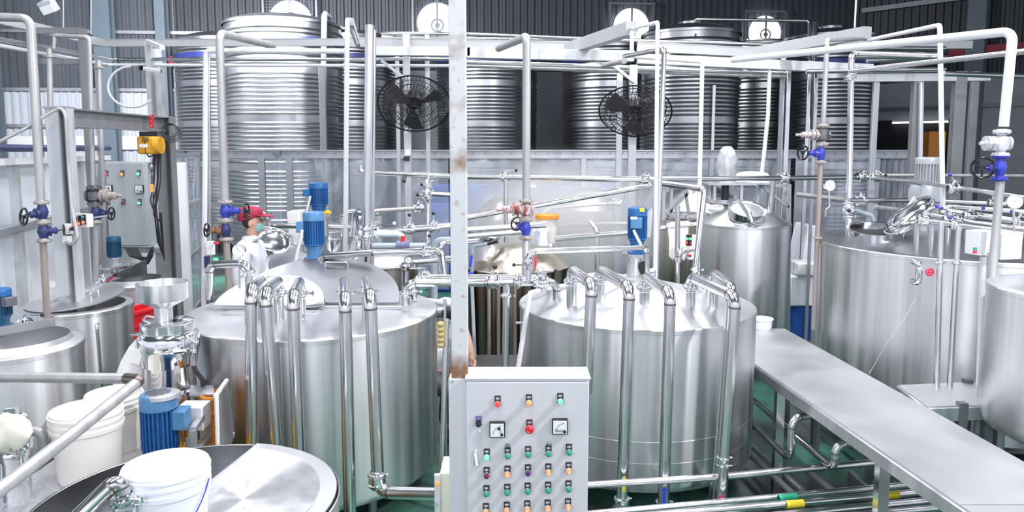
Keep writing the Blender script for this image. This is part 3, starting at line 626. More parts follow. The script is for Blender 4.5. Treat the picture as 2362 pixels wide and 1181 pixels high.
# ---- B right, open manhole
TB, cB = tank('wide stainless tank on the right with an open tilted manhole lid', 2225, 6.0, 1.165, 1.59, .25, .06, top='steel_lid')
c = P(2017, 548, 6.0); c.z = 1.60; manhole(TB, c, .205, .10, ax=Vector((-.06, -.17, 1)));
lc = P(2094, 496, 6.0); ax = Vector((-.70, .05, .71)).normalized(); dm = MB().mat('steel_polished'); dish(dm, lc, ax, .225, .05); lid = dm.build('manhole_lid', parent=TB)
lid['label'] = 'open dished manhole lid tilted up'
MB().mat('steel_pipe').bar(P(2072, 562, 6.0), lc - ax * .01, .04, .02).build('hinge_arm', parent=TB); MB().mat('galv').bar(lc + ax * .03 + Vector((.1, .05, .12)), lc + ax * .04 + Vector((-.06, 0, -.1)), .02, .02).build('lid_bar', parent=TB)
mb = MB(); a = P(2112, 605, 4.9); sweep(mb, [a + Vector((0, .02, 0)), a + Vector((0, -.05, -.005)), a + Vector((0, -.05, -.13)), a + Vector((0, .02, -.135))], .022, mat='steel_polished'); mb.build('side_nozzle', parent=TB)
hw = P(2145, 628, 4.82); MB().mat('chrome').cyl(hw + Vector((0, .05, 0)), hw, .012).build('valve_stem', parent=TB); mb = MB().mat('tape_red'); mb.torus(hw, (0, -1, 0), .022, .006, 20, 6); mb.sphere(hw, .01)
for k in range(5): mb.bar(hw, hw + Vector((math.cos(k * 1.257) * .02, 0, math.sin(k * 1.257) * .02)), .005, .005)
mb.build('handwheel', parent=TB)
# ---- C far right
TC, cC = tank('stainless tank cut by the right frame edge beside the walkway', 2512, 4.15, .5, 1.56, .72, .05)
# ---- D dome tank with ring manhole
TD, cD = tank('bright stainless tank with cone top, ring manhole and agitator frame', 1710, 7.6, .462, 1.60, .3, .2, apex=.1)
c = P(1716, 492, 7.42); manhole(TD, Vector((c.x, 7.33, 1.725)), .178, .03, dark=False, ax=Vector((.02, -.42, 1))); MB().mat('steel_top').lathe([(.172, .028), (.1, .05), (.001, .055)], Vector((c.x, 7.33, 1.725)), Vector((.02, -.42, 1)), 32).build('manhole_lid', parent=TD)
a, b = P(1702, 460, 7.2), P(1738, 515, 7.12); mb = MB().mat('chrome'); mb.bar(a, b, .022, .03); mb.cyl(b + Vector((-.04, 0, .01)), b + Vector((.05, 0, -.02)), .02); mb.cyl(P(1728, 490, 7.15), P(1736, 512, 7.12), .02); mb.build('clamp_arm', parent=TD)
c = P(1652, 484, 7.25); mb = MB().mat('pvc'); mb.lathe([(.075, 0), (.08, .02), (.07, .035), (.001, .03)], c, Vector((-.1, -.15, 1)), 28); mb.bar(c + Vector((-.05, -.02, .04)), c + Vector((.05, .0, .045)), .02, .01); mb.build('ring_cover', parent=TD)
for k in range(5): MB().mat('steel_dark').box(P(1812 + 0, 640 + k * 22, 7.6), (.01, .02, .012)).build('stud', parent=TD)
# agitator frame on D with wrapped motor
c = P(1672, 462, 7.75); t_ = thing('agitator', 'agitator with plastic-wrapped motor on a steel frame above the dome tank', 'agitator', c)
MB().mat('steel_pipe').lathe([(.19, 0), (.2, .01), (.2, .045), (.001, .045)], c - UP * .03, UP, 32, True).build('base_ring', parent=t_)
for dx, dy in ((-.14, -.1), (.14, -.1), (-.14, .1), (.14, .1)): MB().mat('galv').box(c + Vector((dx, dy, .09)), (.028, .028, .16)).build('leg', parent=t_)
MB().mat('galv').box(c + Vector((.03, 0, .175)), (.5, .28, .02)).build('plate', parent=t_); MB().mat('black').cyl(c + UP * .01, c + UP * .16, .04).build('shaft_coupling', parent=t_)
mb = MB().mat('wrap'); rr = random.Random(2)
for z0, rad in ((.185, .085), (.23, .075), (.30, .09), (.37, .10), (.44, .095), (.49, .085), (.53, .07), (.565, .035)):
    b = len(mb.v); 
    for k in range(16): a = k / 16 * 6.283; q = rad * (1 + rr.uniform(-.2, .2)); mb.v.append(c + Vector((math.cos(a) * q + .01, math.sin(a) * q, z0)))
    if z0 > .185: mb.bridge(b - 16, b, 16)
mb.cap(b, 16); mb.build('wrapped_motor', parent=t_)
# hood on bracket
c = P(1735, 420, 8.5); t_ = thing('hood', 'white domed hood on a triangular bracket beside the wrapped motor', 'hood', c)
MB().mat('bucket_white').lathe([(.001, .125), (.11, .12), (.17, .10), (.2, .06), (.21, 0)], c, UP, 36).build('dome', parent=t_); MB().mat('steel_pipe').lathe([(.235, 0), (.235, -.02), (.12, -.06), (.001, -.062)], c, UP, 36).build('pan', parent=t_)
mb = MB().mat('galv'); mb.bar(P(1755, 428, 8.5), P(1818, 478, 8.5), .04, .03); mb.bar(P(1745, 428, 8.55), P(1822, 428, 8.55), .04, .03); mb.bar(P(1820, 425, 8.5), Vector((P(1820, 720, 8.5).x, 8.5, 0)), .04, .04); mb.build('bracket', parent=t_)
# ---- E agitator tank behind, N big dome tank
TE, cE = tank('tall narrow stainless tank under the tripod agitator frame', 1578, 8.3, .29, 1.56, .25, .03, mat='steel_brown')
t_ = thing('tripod_frame', 'steel tripod agitator frame standing on a ring behind the hanging apron', 'frame', Vector((cE.x, cE.y, 1.6)))
mb = MB().mat('steel_pipe'); mb.lathe([(.26, 0), (.26, .035), (.2, .035), (.2, 0)], Vector((cE.x, cE.y, 1.60)), UP, 32, False, False); mb.build('ring', parent=t_)
for x0, y0, x1, y1 in ((1532, 428, 1530, 508), (1549, 432, 1547, 512), (1580, 436, 1590, 500), (1588, 444, 1540, 495)): MB().mat('galv').bar(P(x0, y0, 8.2), P(x1, y1, 8.2), .035, .03).build('leg', parent=t_)
MB().mat('galv').box(P(1560, 428, 8.2), (.34, .2, .03)).build('plate', parent=t_)
TN, cN = tank('very large dome-topped stainless vat half hidden behind the tripod frame', 1600, 10.3, .86, 1.42, .25, .45, flat=True, top='steel')
# ---- G stained
TG, cG = tank('dome-topped tank with brown stained shell right of the white column', 1190, 7.2, .53, 1.22, .2, .2, mat='steel_stained', top='steel_brown', flat=True)
for px in (1128, 1150, 1188): 
    p = P(px, 720, 6.66); MB().mat('rusty_pipe').cyl((p.x, p.y + (abs(px - 1188) / 60) ** 2 * .04, .25), (p.x, p.y + (abs(px - 1188) / 60) ** 2 * .04, 1.15), .018, n=10).build('jacket_pipe', parent=TG)
c = P(1124, 556, 7.1); MB().mat('steel_top').lathe([(.16, -.2), (.13, -.05), (.11, 0), (.11, .03), (.001, .035)], c, UP, 32).build('manhole_neck', parent=TG); mb = MB().mat('steel_polished').lathe([(.13, 0), (.13, .03), (.1, .045), (.001, .05)], c + Vector((.01, -.02, .03)), Vector((.05, -.1, 1)), 32); mb.build('manhole_lid', parent=TG)
mb = MB().mat('black').tube([P(1112, 560, 6.9), P(1125, 562, 6.9), P(1148, 556, 6.9)], .018); mb.build('lid_grip', parent=TG)
# ---- F behind T1, with open manhole
TF, cF = tank('cone-topped stainless tank behind the worker with an open round manhole', 745, 7.75, .70, 1.18, .2, .17, apex=.2)
c = P(745, 566, 7.6); manhole(TF, c, .225, .06, dark=False); MB().mat('steel_dark').lathe([(.21, .02), (.15, -.0), (.001, -.01)], c, UP, 32).build('opening', parent=TF)
lc = P(626, 556, 7.3); ax = Vector((.38, -.42, .82)).normalized(); dm = MB().mat('steel_polished'); dish(dm, lc, -ax, .19, .045); dm.build('manhole_lid', parent=TF)
mb = MB(); sweep(mb, [P(660, 540, 7.4), P(672, 541, 7.45), P(672, 562, 7.45), P(690, 566, 7.5)], .016, mat='galv'); mb.build('hinge_arm', parent=TF)
# ---- F2 brown tank with standing lid
TF2, cF2 = tank('brown-tinted stainless tank behind the valve cluster left of the column', 888, 7.0, .32, 1.27, .2, .09, mat='steel_brown', top='steel_top', flat=True)
c = P(852, 565, 7.35); t_ = TF2; lc = P(818, 540, 7.35); dm = MB().mat('steel_polished'); dish(dm, lc, Vector((-.93, -.33, .1)), .26, .05); dm.build('standing_lid', parent=TF2); MB().mat('galv').bar(P(838, 500, 7.3), P(800, 615, 7.0), .05, .02).build('lid_arm', parent=TF2)
# ---- F3 rear tank
TF3, cF3 = tank('rear stainless tank carrying the upper blue motor', 735, 9.6, .5, 1.32, .2, .1)
# ---- L, M hazy domes behind screens
for cx, rr, zt, lb, ap in ((1168, .5, 1.38, 'silvery dome-topped tank behind the clear screen right of the column', .3), (1352, .46, 1.5, 'dome-topped steel tank behind the screen left of the cage fan post', .3)):
    tank(lb, cx, 10.6, rr, zt, .2, ap, flat=True, mat='steel', top='steel_brown' if cx < 1200 else 'steel_top')
c = P(1165, 445, 10.6); 
# ---- left group H, I, J
TH, cH = tank('steaming stainless kettle with a propped half lid behind the gantry post', 177, 5.4, .375, 1.2, .1, .0, notop=True)
mb = MB().mat('steel_top'); mb.lathe([(.375, 1.2), (.34, 1.206), (.325, 1.206), (.325, 1.17), (.3, 1.0)], cH, UP, 56); mb.build('rim', parent=TH)
MB().mat('steel_dark').lathe([(.32, 1.12), (.001, 1.12)], cH, UP, 40).build('contents', parent=TH)
def halfplate(c, R, z, a0, a1, th, n=28): return [Vector((c.x + R * math.cos(a0 + (a1 - a0) * k / n), c.y + R * math.sin(a0 + (a1 - a0) * k / n), z)) for k in range(n + 1)]
MB().mat('steel_top').prism(halfplate(cH, .33, 1.215, R_(100), R_(272), .01), (0, 0, .012)).build('fixed_plate', parent=TH)
hp = Vector((cH.x - .03, cH.y, 1.252)); q = Quaternion((0, .2, 0), 0); qq = Quaternion((1, 0, 0), R_(7)) @ Quaternion((0, 1, 0), R_(-3)); poly = [hp + qq @ Vector((.35 * math.cos(R_(-92 + 182 * k / 26)), .33 * math.sin(R_(-92 + 182 * k / 26)), 0)) for k in range(27)]
MB().mat('steel_top').prism(poly, (0, 0, .012)).build('propped_lid', parent=TH); mb = MB(); sweep(mb, [hp + qq @ Vector((.2, y, z)) for y, z in ((-.1, .01), (-.1, .06), (.0, .06), (.0, .01))], .006, mat='chrome'); mb.build('handle', parent=TH)
mb = MB().mat('galv'); mb.bar(hp + Vector((.02, -.3, .03)), hp + Vector((.02, .32, .03)), .03, .02); mb.bar(hp + Vector((.07, -.28, .04)), hp + Vector((.07, .3, .04)), .02, .02); mb.build('hinge_bar', parent=TH)
mb = MB(); a = P(222, 752, 5.0); sweep(mb, [a + Vector((-.02, .05, 0)), a, a + Vector((.005, 0, -.05)), a + Vector((.012, 0, -.55))], .011, mat='steel_pipe'); mb.build('sight_pipe', parent=TH)
TI, cI = tank('small stainless kettle with open half lid in front of the grey cabinet', 315, 6.8, .28, 1.12, .1, 0, notop=True)
mb = MB().mat('steel_top'); mb.lathe([(.28, 1.12), (.245, 1.128), (.235, 1.16), (.23, 1.16), (.23, .7)], cI, UP, 48); mb.build('rim', parent=TI); MB().mat('void').lathe([(.23, .95), (.001, .95)], cI, UP, 32).build('contents', parent=TI)
MB().mat('steel_top').prism(halfplate(cI, .24, 1.155, R_(120), R_(240), .01), (0, 0, .012)).build('fixed_plate', parent=TI)
MB().mat('steel_dark').prism([cI + Vector((-.2, -.13, 1.16)), cI + Vector((.0, .2, 1.16)), cI + Vector((.0, .2, 1.3)), cI + Vector((-.2, -.13, 1.18))], (.015, 0, 0)).build('splash_plate', parent=TI)
TJ, cJ = tank('open stainless kettle at the left frame edge with a dividing plate', 25, 4.1, .348, 1.25, .1, 0, notop=True)
mb = MB().mat('steel_top'); mb.lathe([(.348, 1.25), (.295, 1.262), (.285, 1.29), (.28, 1.29), (.278, 1.0)], cJ, UP, 56); mb.build('rim', parent=TJ); MB().mat('steel_dark').lathe([(.28, 1.12), (.001, 1.12)], cJ, UP, 40).build('contents', parent=TJ)
a, b = Vector((cJ.x - .25, cJ.y - .15, 1.29)), Vector((cJ.x + .06, cJ.y + .27, 1.29)); MB().mat('steel_top').prism([a, b, b + UP * .05, a + UP * .05], (.01, -.01, 0)).build('dividing_plate', parent=TJ)
MB().mat('steel_top').prism([a, b, b + Vector((-.14, .0, 0)), a + Vector((-.08, .1, 0))], (0, 0, .012)).build('rear_cover', parent=TJ)
# ---- K foreground tank
TK, cK = tank('foreground stainless tank with one flat half lid and a dark open half', 411, 2.97, .62, .87, .1, 0, notop=True, rim=.012)
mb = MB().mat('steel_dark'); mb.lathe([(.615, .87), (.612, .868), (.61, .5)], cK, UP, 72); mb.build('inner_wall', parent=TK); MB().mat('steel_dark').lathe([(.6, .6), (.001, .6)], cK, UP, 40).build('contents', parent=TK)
MB().mat('steel_top').prism(halfplate(cK, .612, .872, R_(-100), R_(82), .01), (0, 0, .008)).build('flat_half_lid', parent=TK)
MB().mat('steel').prism(halfplate(cK, .54, .881, R_(-97), R_(80), .01), (0, 0, .006)).build('lid_skin', parent=TK)
# ================================================================== COLUMN, CONTROL CABINET
X, Yv, Zv = Vector((1, 0, 0)), Vector((0, 1, 0)), Vector((0, 0, 1))
d = 3.5; a, b = P(1039, 590, d), P(1077, 590, d); w_ = b.x - a.x; xc = (a.x + b.x) / 2
co = MB().mat('column_paint').box((xc, d + w_ / 2, 3.2), (w_, w_, 6.4)).build('steel_column', bevel=.004); tag(co, 'tall off-white steel column with rust stains, beside the control cabinet', 'column')
t_ = thing('column_cladding', 'smooth pale sheet cladding around the foot of the rusty column', 'cladding', Vector((xc, d, 0)))
zt = P(1057, 873, d).z; MB().mat('paint_cabinet').box((xc - .004, d + w_ / 2, zt / 2), (w_ + .02, w_ + .02, zt)).build('sheet', parent=t_, bevel=.003)
for sx in (-1, 1): MB().mat('galv_dark').cyl((xc + sx * w_ * .42, d - .008, zt - .012), (xc + sx * w_ * .42, d - .014, zt - .012), .004, n=8).build('screw', parent=t_)
DF = 3.45; a, b = P(1075, 874, DF), P(1360, 874, DF); x0, x1, zt = a.x, b.x, 1.250
CC = thing('control_cabinet', 'white control cabinet in front, full of coloured push buttons', 'cabinet', Vector(((x0 + x1) / 2, DF + .1, 0)))
MB().mat('paint_white').box(((x0 + x1) / 2, DF + .095, (zt + .12) / 2), (x1 - x0, .15, zt - .12)).build('body', parent=CC, bevel=.006)
MB().mat('galv_dark').box(((x0 + x1) / 2, DF + .095, .06), (x1 - x0 - .04, .13, .12)).build('plinth', parent=CC)
DR = MB().mat('paint_cabinet').box(((x0 + x1) / 2, DF + .01, (zt - .014 + .15) / 2), (x1 - x0 - .006, .022, zt - .014 - .15)).build('door', parent=CC, bevel=.004); DR['label'] = 'door carrying rows of push buttons and two meters'
MB().mat('paint_white').box(((x0 + x1) / 2, DF + .088, zt + .004), (x1 - x0 + .012, .18, .01)).build('top_sheet', parent=CC, bevel=.003)
def cb(px, py, lens, **k): return cabinet_button(CC, P(px, py, DF - .001), lens, r=.0135, **k)
cb(1148, 928, 'lens_red', lab='red indicator lamp'); cb(1220, 925, 'lens_orange', lab='orange indicator lamp'); cb(1292, 922, 'lit_green', lab='lit green indicator lamp')
o = cb(1221, 983, 'black'); es = MB().mat('red'); q = P(1221, 987, DF - .026); es.lathe([(.012, 0), (.012, .012), (.021, .016), (.021, .024), (.016, .03), (.0005, .031)], q, (0, -1, 0), 22); es.mat('sign_white'); es.torus(q + Vector((0, -.030, 0)), (0, -1, 0), .011, .0012, 10, 4, .4, 1.6); es.torus(q + Vector((0, -.030, 0)), (0, -1, 0), .011, .0012, 10, 4, 3.5, 4.8); es.build('stop_knob', parent=CC)['label'] = 'red mushroom emergency stop knob'
meter(CC, P(1147, 988, DF - .001), .074, 1.25); meter(CC, P(1291, 981, DF - .001), .074, .06)
cabinet_button(CC, P(1104, 974, DF), 'black_gloss', plate='plate_blue', r=.013, ring='black')['label'] = 'selector switch on a blue plate'
MB().mat('chrome').cyl(P(1107, 994, DF), P(1107, 994, DF - .012), .005, n=10).build('screw', parent=CC)
for px, py in ((1171, 1026), (1266, 1022)):
    q = P(px, py, DF); MB().mat('steel_dark').lathe([(.010, 0), (.010, .012), (.008, .014), (.006, .022), (.0005, .023)], q, (0, -1, 0), 16).build('dial_knob', parent=CC)
hb = MB().mat('chrome').box(P(1098, 1055, DF) + Vector((0, -.004, 0)), (.018, .008, .085)); hd = hb.build('latch', parent=CC, bevel=.004); MB().mat('sign_white').bar(P(1097, 1041, DF) + Vector((0, -.02, 0)), P(1101, 1068, DF) + Vector((0, -.03, 0)), .016, .012).build('lever', parent=hd)
XS = (1123, 1171, 1218, 1265, 1312); YS = (1050, 1047, 1044, 1042, 1039)
for i in range(5): cb(XS[i], YS[i], 'lit_green' if i == 0 else 'btn_green')
for i, (m, l) in enumerate((('btn_maroon', 0), ('lit_orange', 1), ('btn_purple', 0), ('lit_orange', 1), ('lit_orange', 1))): cb(XS[i] - .5, YS[i] + 42, m, lit='lit_core' if l else None)
for i in range(5): cb(XS[i] - 1, YS[i] + 84, 'btn_green')
for i in range(5): cb(XS[i] - 2, YS[i] + 125, 'lit_orange', lit='lit_core')
# small junction cabinet left of the column
a, b = P(1006, 1090, 3.72), P(1030, 1090, 3.72); zt = a.z
t_ = thing('junction_cabinet', 'small cream junction cabinet with an orange lamp left of the column', 'cabinet', Vector((a.x + .07, 3.8, 0)))
MB().mat('cloth_cream').box((a.x + .075, 3.82, zt / 2 + .2), (.11, .22, zt - .4)).build('body', parent=t_, bevel=.004); MB().mat('paint_white').box((a.x + .008, 3.70, zt / 2 + .2), (.03, .03, zt - .4), Matrix.Rotation(.2, 3, 'Z')).build('door', parent=t_, bevel=.003)
q = P(1010, 1116, 3.68); MB().mat('lens_orange').lathe([(.010, 0), (.010, .01), (.0005, .013)], q, (-.2, -1, 0), 14).build('lamp', parent=t_); q = P(1006, 1162, 3.68); MB().mat('chrome').cyl(q, q + Vector((0, -.012, 0)), .01).build('lock', parent=t_)
MB().mat('galv').box((a.x + .075, 3.82, .1), (.05, .05, .22)).build('foot', parent=t_)

# ================================================================== WALKWAY
ZP = .8
def lerp(a, b, t): return a + (b - a) * t
L1, L2, R1, R2 = G(1732, 833, ZP), G(2215, 1164, ZP), G(1810, 758, ZP), G(2362, 1065, ZP)
Lf, Ln = L2 + (L1 - L2) * 1.5, L2 + (L2 - L1) * .45; Rf, Rn = R1, R2 + (R2 - R1) * .5
Lf = Vector((L1.x + (L1.x - L2.x) / (L1.y - L2.y) * (Rf.y - L1.y), Rf.y, ZP))
WK = thing('walkway', 'long raised stainless walkway running away between the tanks', 'walkway', Vector((2.0, 4.2, 0)))
m1 = L2.copy(); m2 = lerp(R1, R2, (R1.y - L2.y) / (R1.y - R2.y))
MB().mat('steel_top').prism([m1, m2, Rf, Lf], (0, 0, -.012)).build('deck', parent=WK); MB().mat('steel_top').prism([Ln, Rn, m2 + Vector((0, -.004, 0)), m1 + Vector((0, -.004, 0))], (0, 0, -.012)).build('deck', parent=WK)
mb = MB().mat('steel')
for p, q in ((Lf, Ln), (Rf, Rn)): mb.bar(p - UP * .045, q - UP * .045, .03, .065)
for t in (.0, .2, .4, .6, .8, 1): mb.bar(lerp(Lf, Ln, t) - UP * .06, lerp(Rf, Rn, t) - UP * .06, .05, .04)
mb.build('frame', parent=WK)
for t in (.03, .16, .34, .62, .93):
    for p, q in ((Lf, Ln), (Rf, Rn)):
        c = lerp(p, q, t); MB().mat('steel_pipe' if t > .3 else 'post_dark').box((c.x + (.02 if p is Lf else -.02), c.y, (ZP - .08) / 2), (.055, .055, ZP - .08)).build('leg', parent=WK)
a, b, c, e = G(2062, 888, ZP), G(2284, 879, ZP), G(2284, 933, ZP), G(2128, 938, ZP); a.x += .03; e.x += .03
WB2 = thing('side_platform', 'short side platform joining the walkway at right in front of the wide tank', 'platform', Vector((2.7, 4.5, 0)))
MB().mat('steel_top').prism([e, c, b, a], (0, 0, -.012)).build('deck', parent=WB2); mb = MB().mat('steel'); mb.bar(e - UP * .05, c - UP * .05, .03, .08); mb.bar(a - UP * .05, b - UP * .05, .03, .08); mb.bar(a - UP * .05, e - UP * .05, .03, .08); mb.bar(b - UP * .05, c - UP * .05, .03, .08); mb.build('frame', parent=WB2)
for q in (lerp(e, c, .55), lerp(a, b, .75), lerp(e, c, .97)): MB().mat('post_dark').box((q.x, q.y, .41), (.05, .05, .82)).build('leg', parent=WB2)
# pipes below the walkway
zf = lambda px, py, z: G(px, py, z)
pipe('long level steel pipe crossing in front of the right tank foot to the walkway', [zf(1352, 1119, .38), zf(1640, 1101, .38), zf(2050, 1064, .38)], 0, r=.022, clamps=())
pipe('upper slanting pipe under the walkway ending in a raised elbow', [zf(1690, 880, .45), zf(1925, 1082, .45), zf(1925, 1082, .45) + UP * .16, zf(1925, 1082, .45) + Vector((.4, .05, .16))], 0, r=.024, bend=2.6)
pipe('lower slanting pipe under the walkway ending in a tall elbow', [zf(1690, 935, .4), zf(1823, 1060, .4), zf(1823, 1060, .4) + UP * .27, zf(1823, 1060, .4) + Vector((.3, .12, .27))], 0, r=.024, bend=2.6)
for a_, b_, r_, lb in (((1700, 1022), (1826, 1136), .02, 'floor-level pipe nearest the right tank foot, slanting under the walkway'), ((1720, 1018), (1850, 1130), .018, 'second floor-level slanting pipe under the walkway'), ((1790, 905), (1945, 1010), .018, 'far slanting pipe under the walkway on the wet floor'), ((1860, 1085), (1945, 1150), .02, 'short slanting pipe beyond the walkway legs'), ((1950, 1010), (2050, 1095), .022, 'slanting pipe deep under the walkway beside its near leg')):
    pipe(lb, [zf(*a_, .12), zf(*b_, .12)], 0, r=r_, mat='grey_pipe')
pipe('near level pipe under the walkway with a green tape band', [zf(1345, 1187, .28), zf(2150, 1114, .28)], 0, r=.021, bands=(((1795, 1150, zf(1795, 1150, .28).y), (1836, 1145, zf(1836, 1145, .28).y), 'tape_green'),))
pipe('near level pipe under the walkway with two yellow tape bands', [zf(1400, 1198, .28), zf(2170, 1131, .28)], 0, r=.022, bands=(((1812, 1164, zf(1812, 1164, .28).y), (1852, 1160.5, zf(1852, 1160.5, .28).y), 'tape_yellow'), ((2038, 1143.5, zf(2038, 1143.5, .28).y), (2072, 1140.5, zf(2072, 1140.5, .28).y), 'tape_yellow')))
pipe('third level pipe along the walkway foot at the lower frame edge', [zf(1780, 1190, .26), zf(2190, 1150, .26)], 0, r=.022); pipe('lowest level pipe at the lower right frame edge', [zf(1900, 1195, .24), zf(2200, 1168, .24)], 0, r=.02)
for px, py in ((1660, 1150), (1990, 1120), (2110, 1115)):
    q = zf(px, py, .2); tag(MB().mat('galv_dark').box((q.x, q.y - .02, .11), (.03, .4, .22)).build('pipe_support'), {1660: 'low pipe support beside the red-banded tank riser', 1990: 'low pipe support midway under the walkway pipes', 2110: 'low pipe support near the walkway leg at right'}[px], 'support')

# ================================================================== GOOSENECKS ON TANK 1
def goose(label, base, top, run, foot, d0, d1, r=.035, clamps=(), bands=(), extra=()):
    """riser base on lid -> top -> horizontal run to front -> foot"""
    b = P(*base, d0); t = P(top[0], top[1], d0); b.x = t.x if len(base) < 3 else b.x
    if clamps == (): clamps = ((lerp(base[0], top[0], .72), lerp(base[1], top[1], .72), d0, UP),)
    pts = [b, t, P(run[0], run[1], d1), P(foot[0], foot[1], d1)] + list(extra)
    return pipe(label, pts, 0, r=r, clamps=clamps, bands=bands, name='gooseneck_pipe', bend=1.9)
goose('gooseneck pipe on the left large tank, leftmost of five', (599, 746), (604, 647), (579, 668), (582, 1075), 4.68, 4.05)
goose('gooseneck pipe on the left large tank, second from left', (645, 751), (642, 647), (612, 676), (641, 1085), 4.66, 4.05)
goose('gooseneck pipe on the left large tank, third from left', (694, 748), (691, 649), (676, 684), (691, 1105), 4.66, 4.03)
goose('gooseneck pipe on the left large tank, fourth from left', (796, 746), (794, 648), (796, 690), (808, 1230), 4.62, 4.0)
p5 = goose('gooseneck pipe on the left large tank, rightmost, with a lever valve at its foot', (846, 740), (846, 645), (854, 684), (873, 1136), 4.66, 4.0, extra=(P(1012, 1139, 3.8),))
butterfly('lever valve near the foot of the rightmost gooseneck pipe', (870, 1106, 4.0), UP, .033, UP + X * .05, L=.085)
bpy.data.objects[-1] if False else None
goose('gooseneck pipe on the right tank rising beside the cabinet, leftmost of five', (1317, 716), (1319, 622), (1365, 656), (1354, 905), 4.92, 4.32)
goose('gooseneck pipe on the right tank with a yellow arrow tape at its foot', (1381, 702), (1384, 621), (1452, 664), (1434, 1172), 4.98, 4.3, bands=(((1438, 1130, 4.3), (1440, 1092, 4.3), 'tape_yellow', 1),))
goose('gooseneck pipe on the right tank with a blue arrow tape at its foot', (1484, 731), (1487, 637), (1546, 676), (1530, 1172), 4.85, 4.28, bands=(((1531.5, 1158, 4.28), (1533, 1117, 4.28), 'tape_blue', 1),))
goose('gooseneck pipe on the right tank with a red tape at its foot', (1589, 726), (1593, 638), (1696, 684), (1660, 1188), 4.87, 4.27, bands=(((1662, 1178, 4.27), (1664.5, 1134, 4.27), 'tape_red', 1),))
goose('gooseneck pipe on the right tank behind the red-taped one', (1634, 724), (1646, 630), (1690, 668), (1652, 1160), 4.9, 4.42)
q = P(1668, 1064, 4.25); butterfly('small clamp valve low on the red-taped gooseneck pipe', P(1668, 1064, 4.27), UP, .026, X, L=.05)
for px, py, lb in ((1434, 1160, 'yellow'), (1530, 1168, 'blue')): butterfly('clamp valve at the very foot of the %s-arrow gooseneck' % lb, P(px, py, 4.3), UP, .03, -X, L=.06)
c = P(1625, 640, 5.3); tag(MB().mat('chrome').lathe([(.028, -.12), (.028, -.02), (.045, -.015), (.045, .01), (.001, .012)], c, UP, 20).build('vent_stub'), 'short capped vent stub on the right tank cone', 'pipe')

# ================================================================== MID-LEVEL PIPEWORK
pipe('large header pipe between the two big tanks, bending down at both ends', [P(936, 704, 4.95), P(936, 652, 4.95), P(1120, 652, 5.0), P(1284, 650, 5.15), P(1284, 702, 5.15)], 9.5, clamps=((937, 677, 4.95, UP),), bend=2.4)
pipe('second header pipe just behind the large one', [P(955, 690, 5.25), P(955, 640, 5.25), P(1260, 640, 5.45), P(1272, 690, 5.45)], 7.5, clamps=((955, 672, 5.25, UP),), bend=2.4)
for px, lb, hd in ((1138, 'round lever valve on the large header right of the column', Vector((.1, -.6, .3))), (1248, 'lever valve with wire loop at the right end of the large header', X)):
    butterfly(lb, P(px, 650, 5.04), X, .032, hd, L=.1)
clampmb(P(1194, 651, 5.05), X, .03).build('pipe_clamp'); tag(bpy.data.objects['pipe_clamp'], 'bare clamp joint on the header between its two valves', 'clamp')
pipe('steel drop pipe hanging from the header past the cabinet', [P(1168, 652, 5.04), P(1165, 870, 5.04)], 8.5, clamps=((1167, 682, 5.04, UP),))
pipe('slim level pipe over the right tank, bending down at both ends', [P(1219, 650, 5.04), P(1220, 580, 5.06), P(1360, 575, 5.3), P(1492, 570, 5.5), P(1492, 640, 5.5)], 7, clamps=((1492, 632, 5.5, UP),), bend=2.2)
butterfly('lever valve with black knob on the short riser above the header', P(1219, 608, 5.04), UP, .026, -X, L=.1)
t_ = MB(); sweep(t_, [P(1243, 652, 4.98), P(1240, 620, 4.98), P(1248, 612, 4.98), P(1254, 625, 4.98), P(1250, 650, 4.98)], .005, mat='chrome'); tag(t_.build('wire_loop'), 'bent wire loop over the right header valve', 'wire')
tag(MB().mat('tape_red').tube([P(1232, 622, 5.0), P(1236, 610, 5.0), P(1234, 596, 5.0), P(1228, 588, 5.0)], [.003, .007, .006, .002], 8).build('ribbon'), 'red ribbon tied at the short riser valve', 'ribbon')
pipe('slim level pipe above the left tank lids beside the blue motor', [P(738, 625, 5.55), P(738, 592, 5.55), P(860, 583, 5.45), P(1018, 578, 5.4), P(1026, 648, 5.3)], 8, bend=2.0)
butterfly('clamp valve where the slim pipe turns down left of the column', P(985, 580, 5.42), X, .026, Vector((.3, 0, 1)), L=.06)
pipe('upright steel riser between the brown tank and the column', [P(935, 700, 5.6), P(935, 606, 5.6), P(1040, 598, 5.8)], 9, clamps=((935, 613, 5.6, UP),), bend=2.0)
gauge('small black-rimmed gauge facing out beside the upright riser', 942, 600, 5.5, 9, rim='black')
butterfly('black-knob lever valve on the second header left of the column', P(980, 638, 5.27), X, .026, -X, L=.12)
pipe('thin upright return pipe left of the column', [P(1016, 640, 5.4), P(1016, 560, 5.4), P(1100, 556, 5.6)], 6)
pipe('grey plastic drain pipe rising left of the column', [P(1002, 690, 6.2), P(1002, 555, 6.2), P(1060, 553, 6.2)], 8, mat='pvc_grey', name='plastic_pipe')
pipe('white plastic hose slanting across the left tank rim to the column', [P(890, 672, 5.55), P(960, 690, 5.45), P(1042, 702, 5.35)], 7, mat='pvc', name='plastic_pipe')
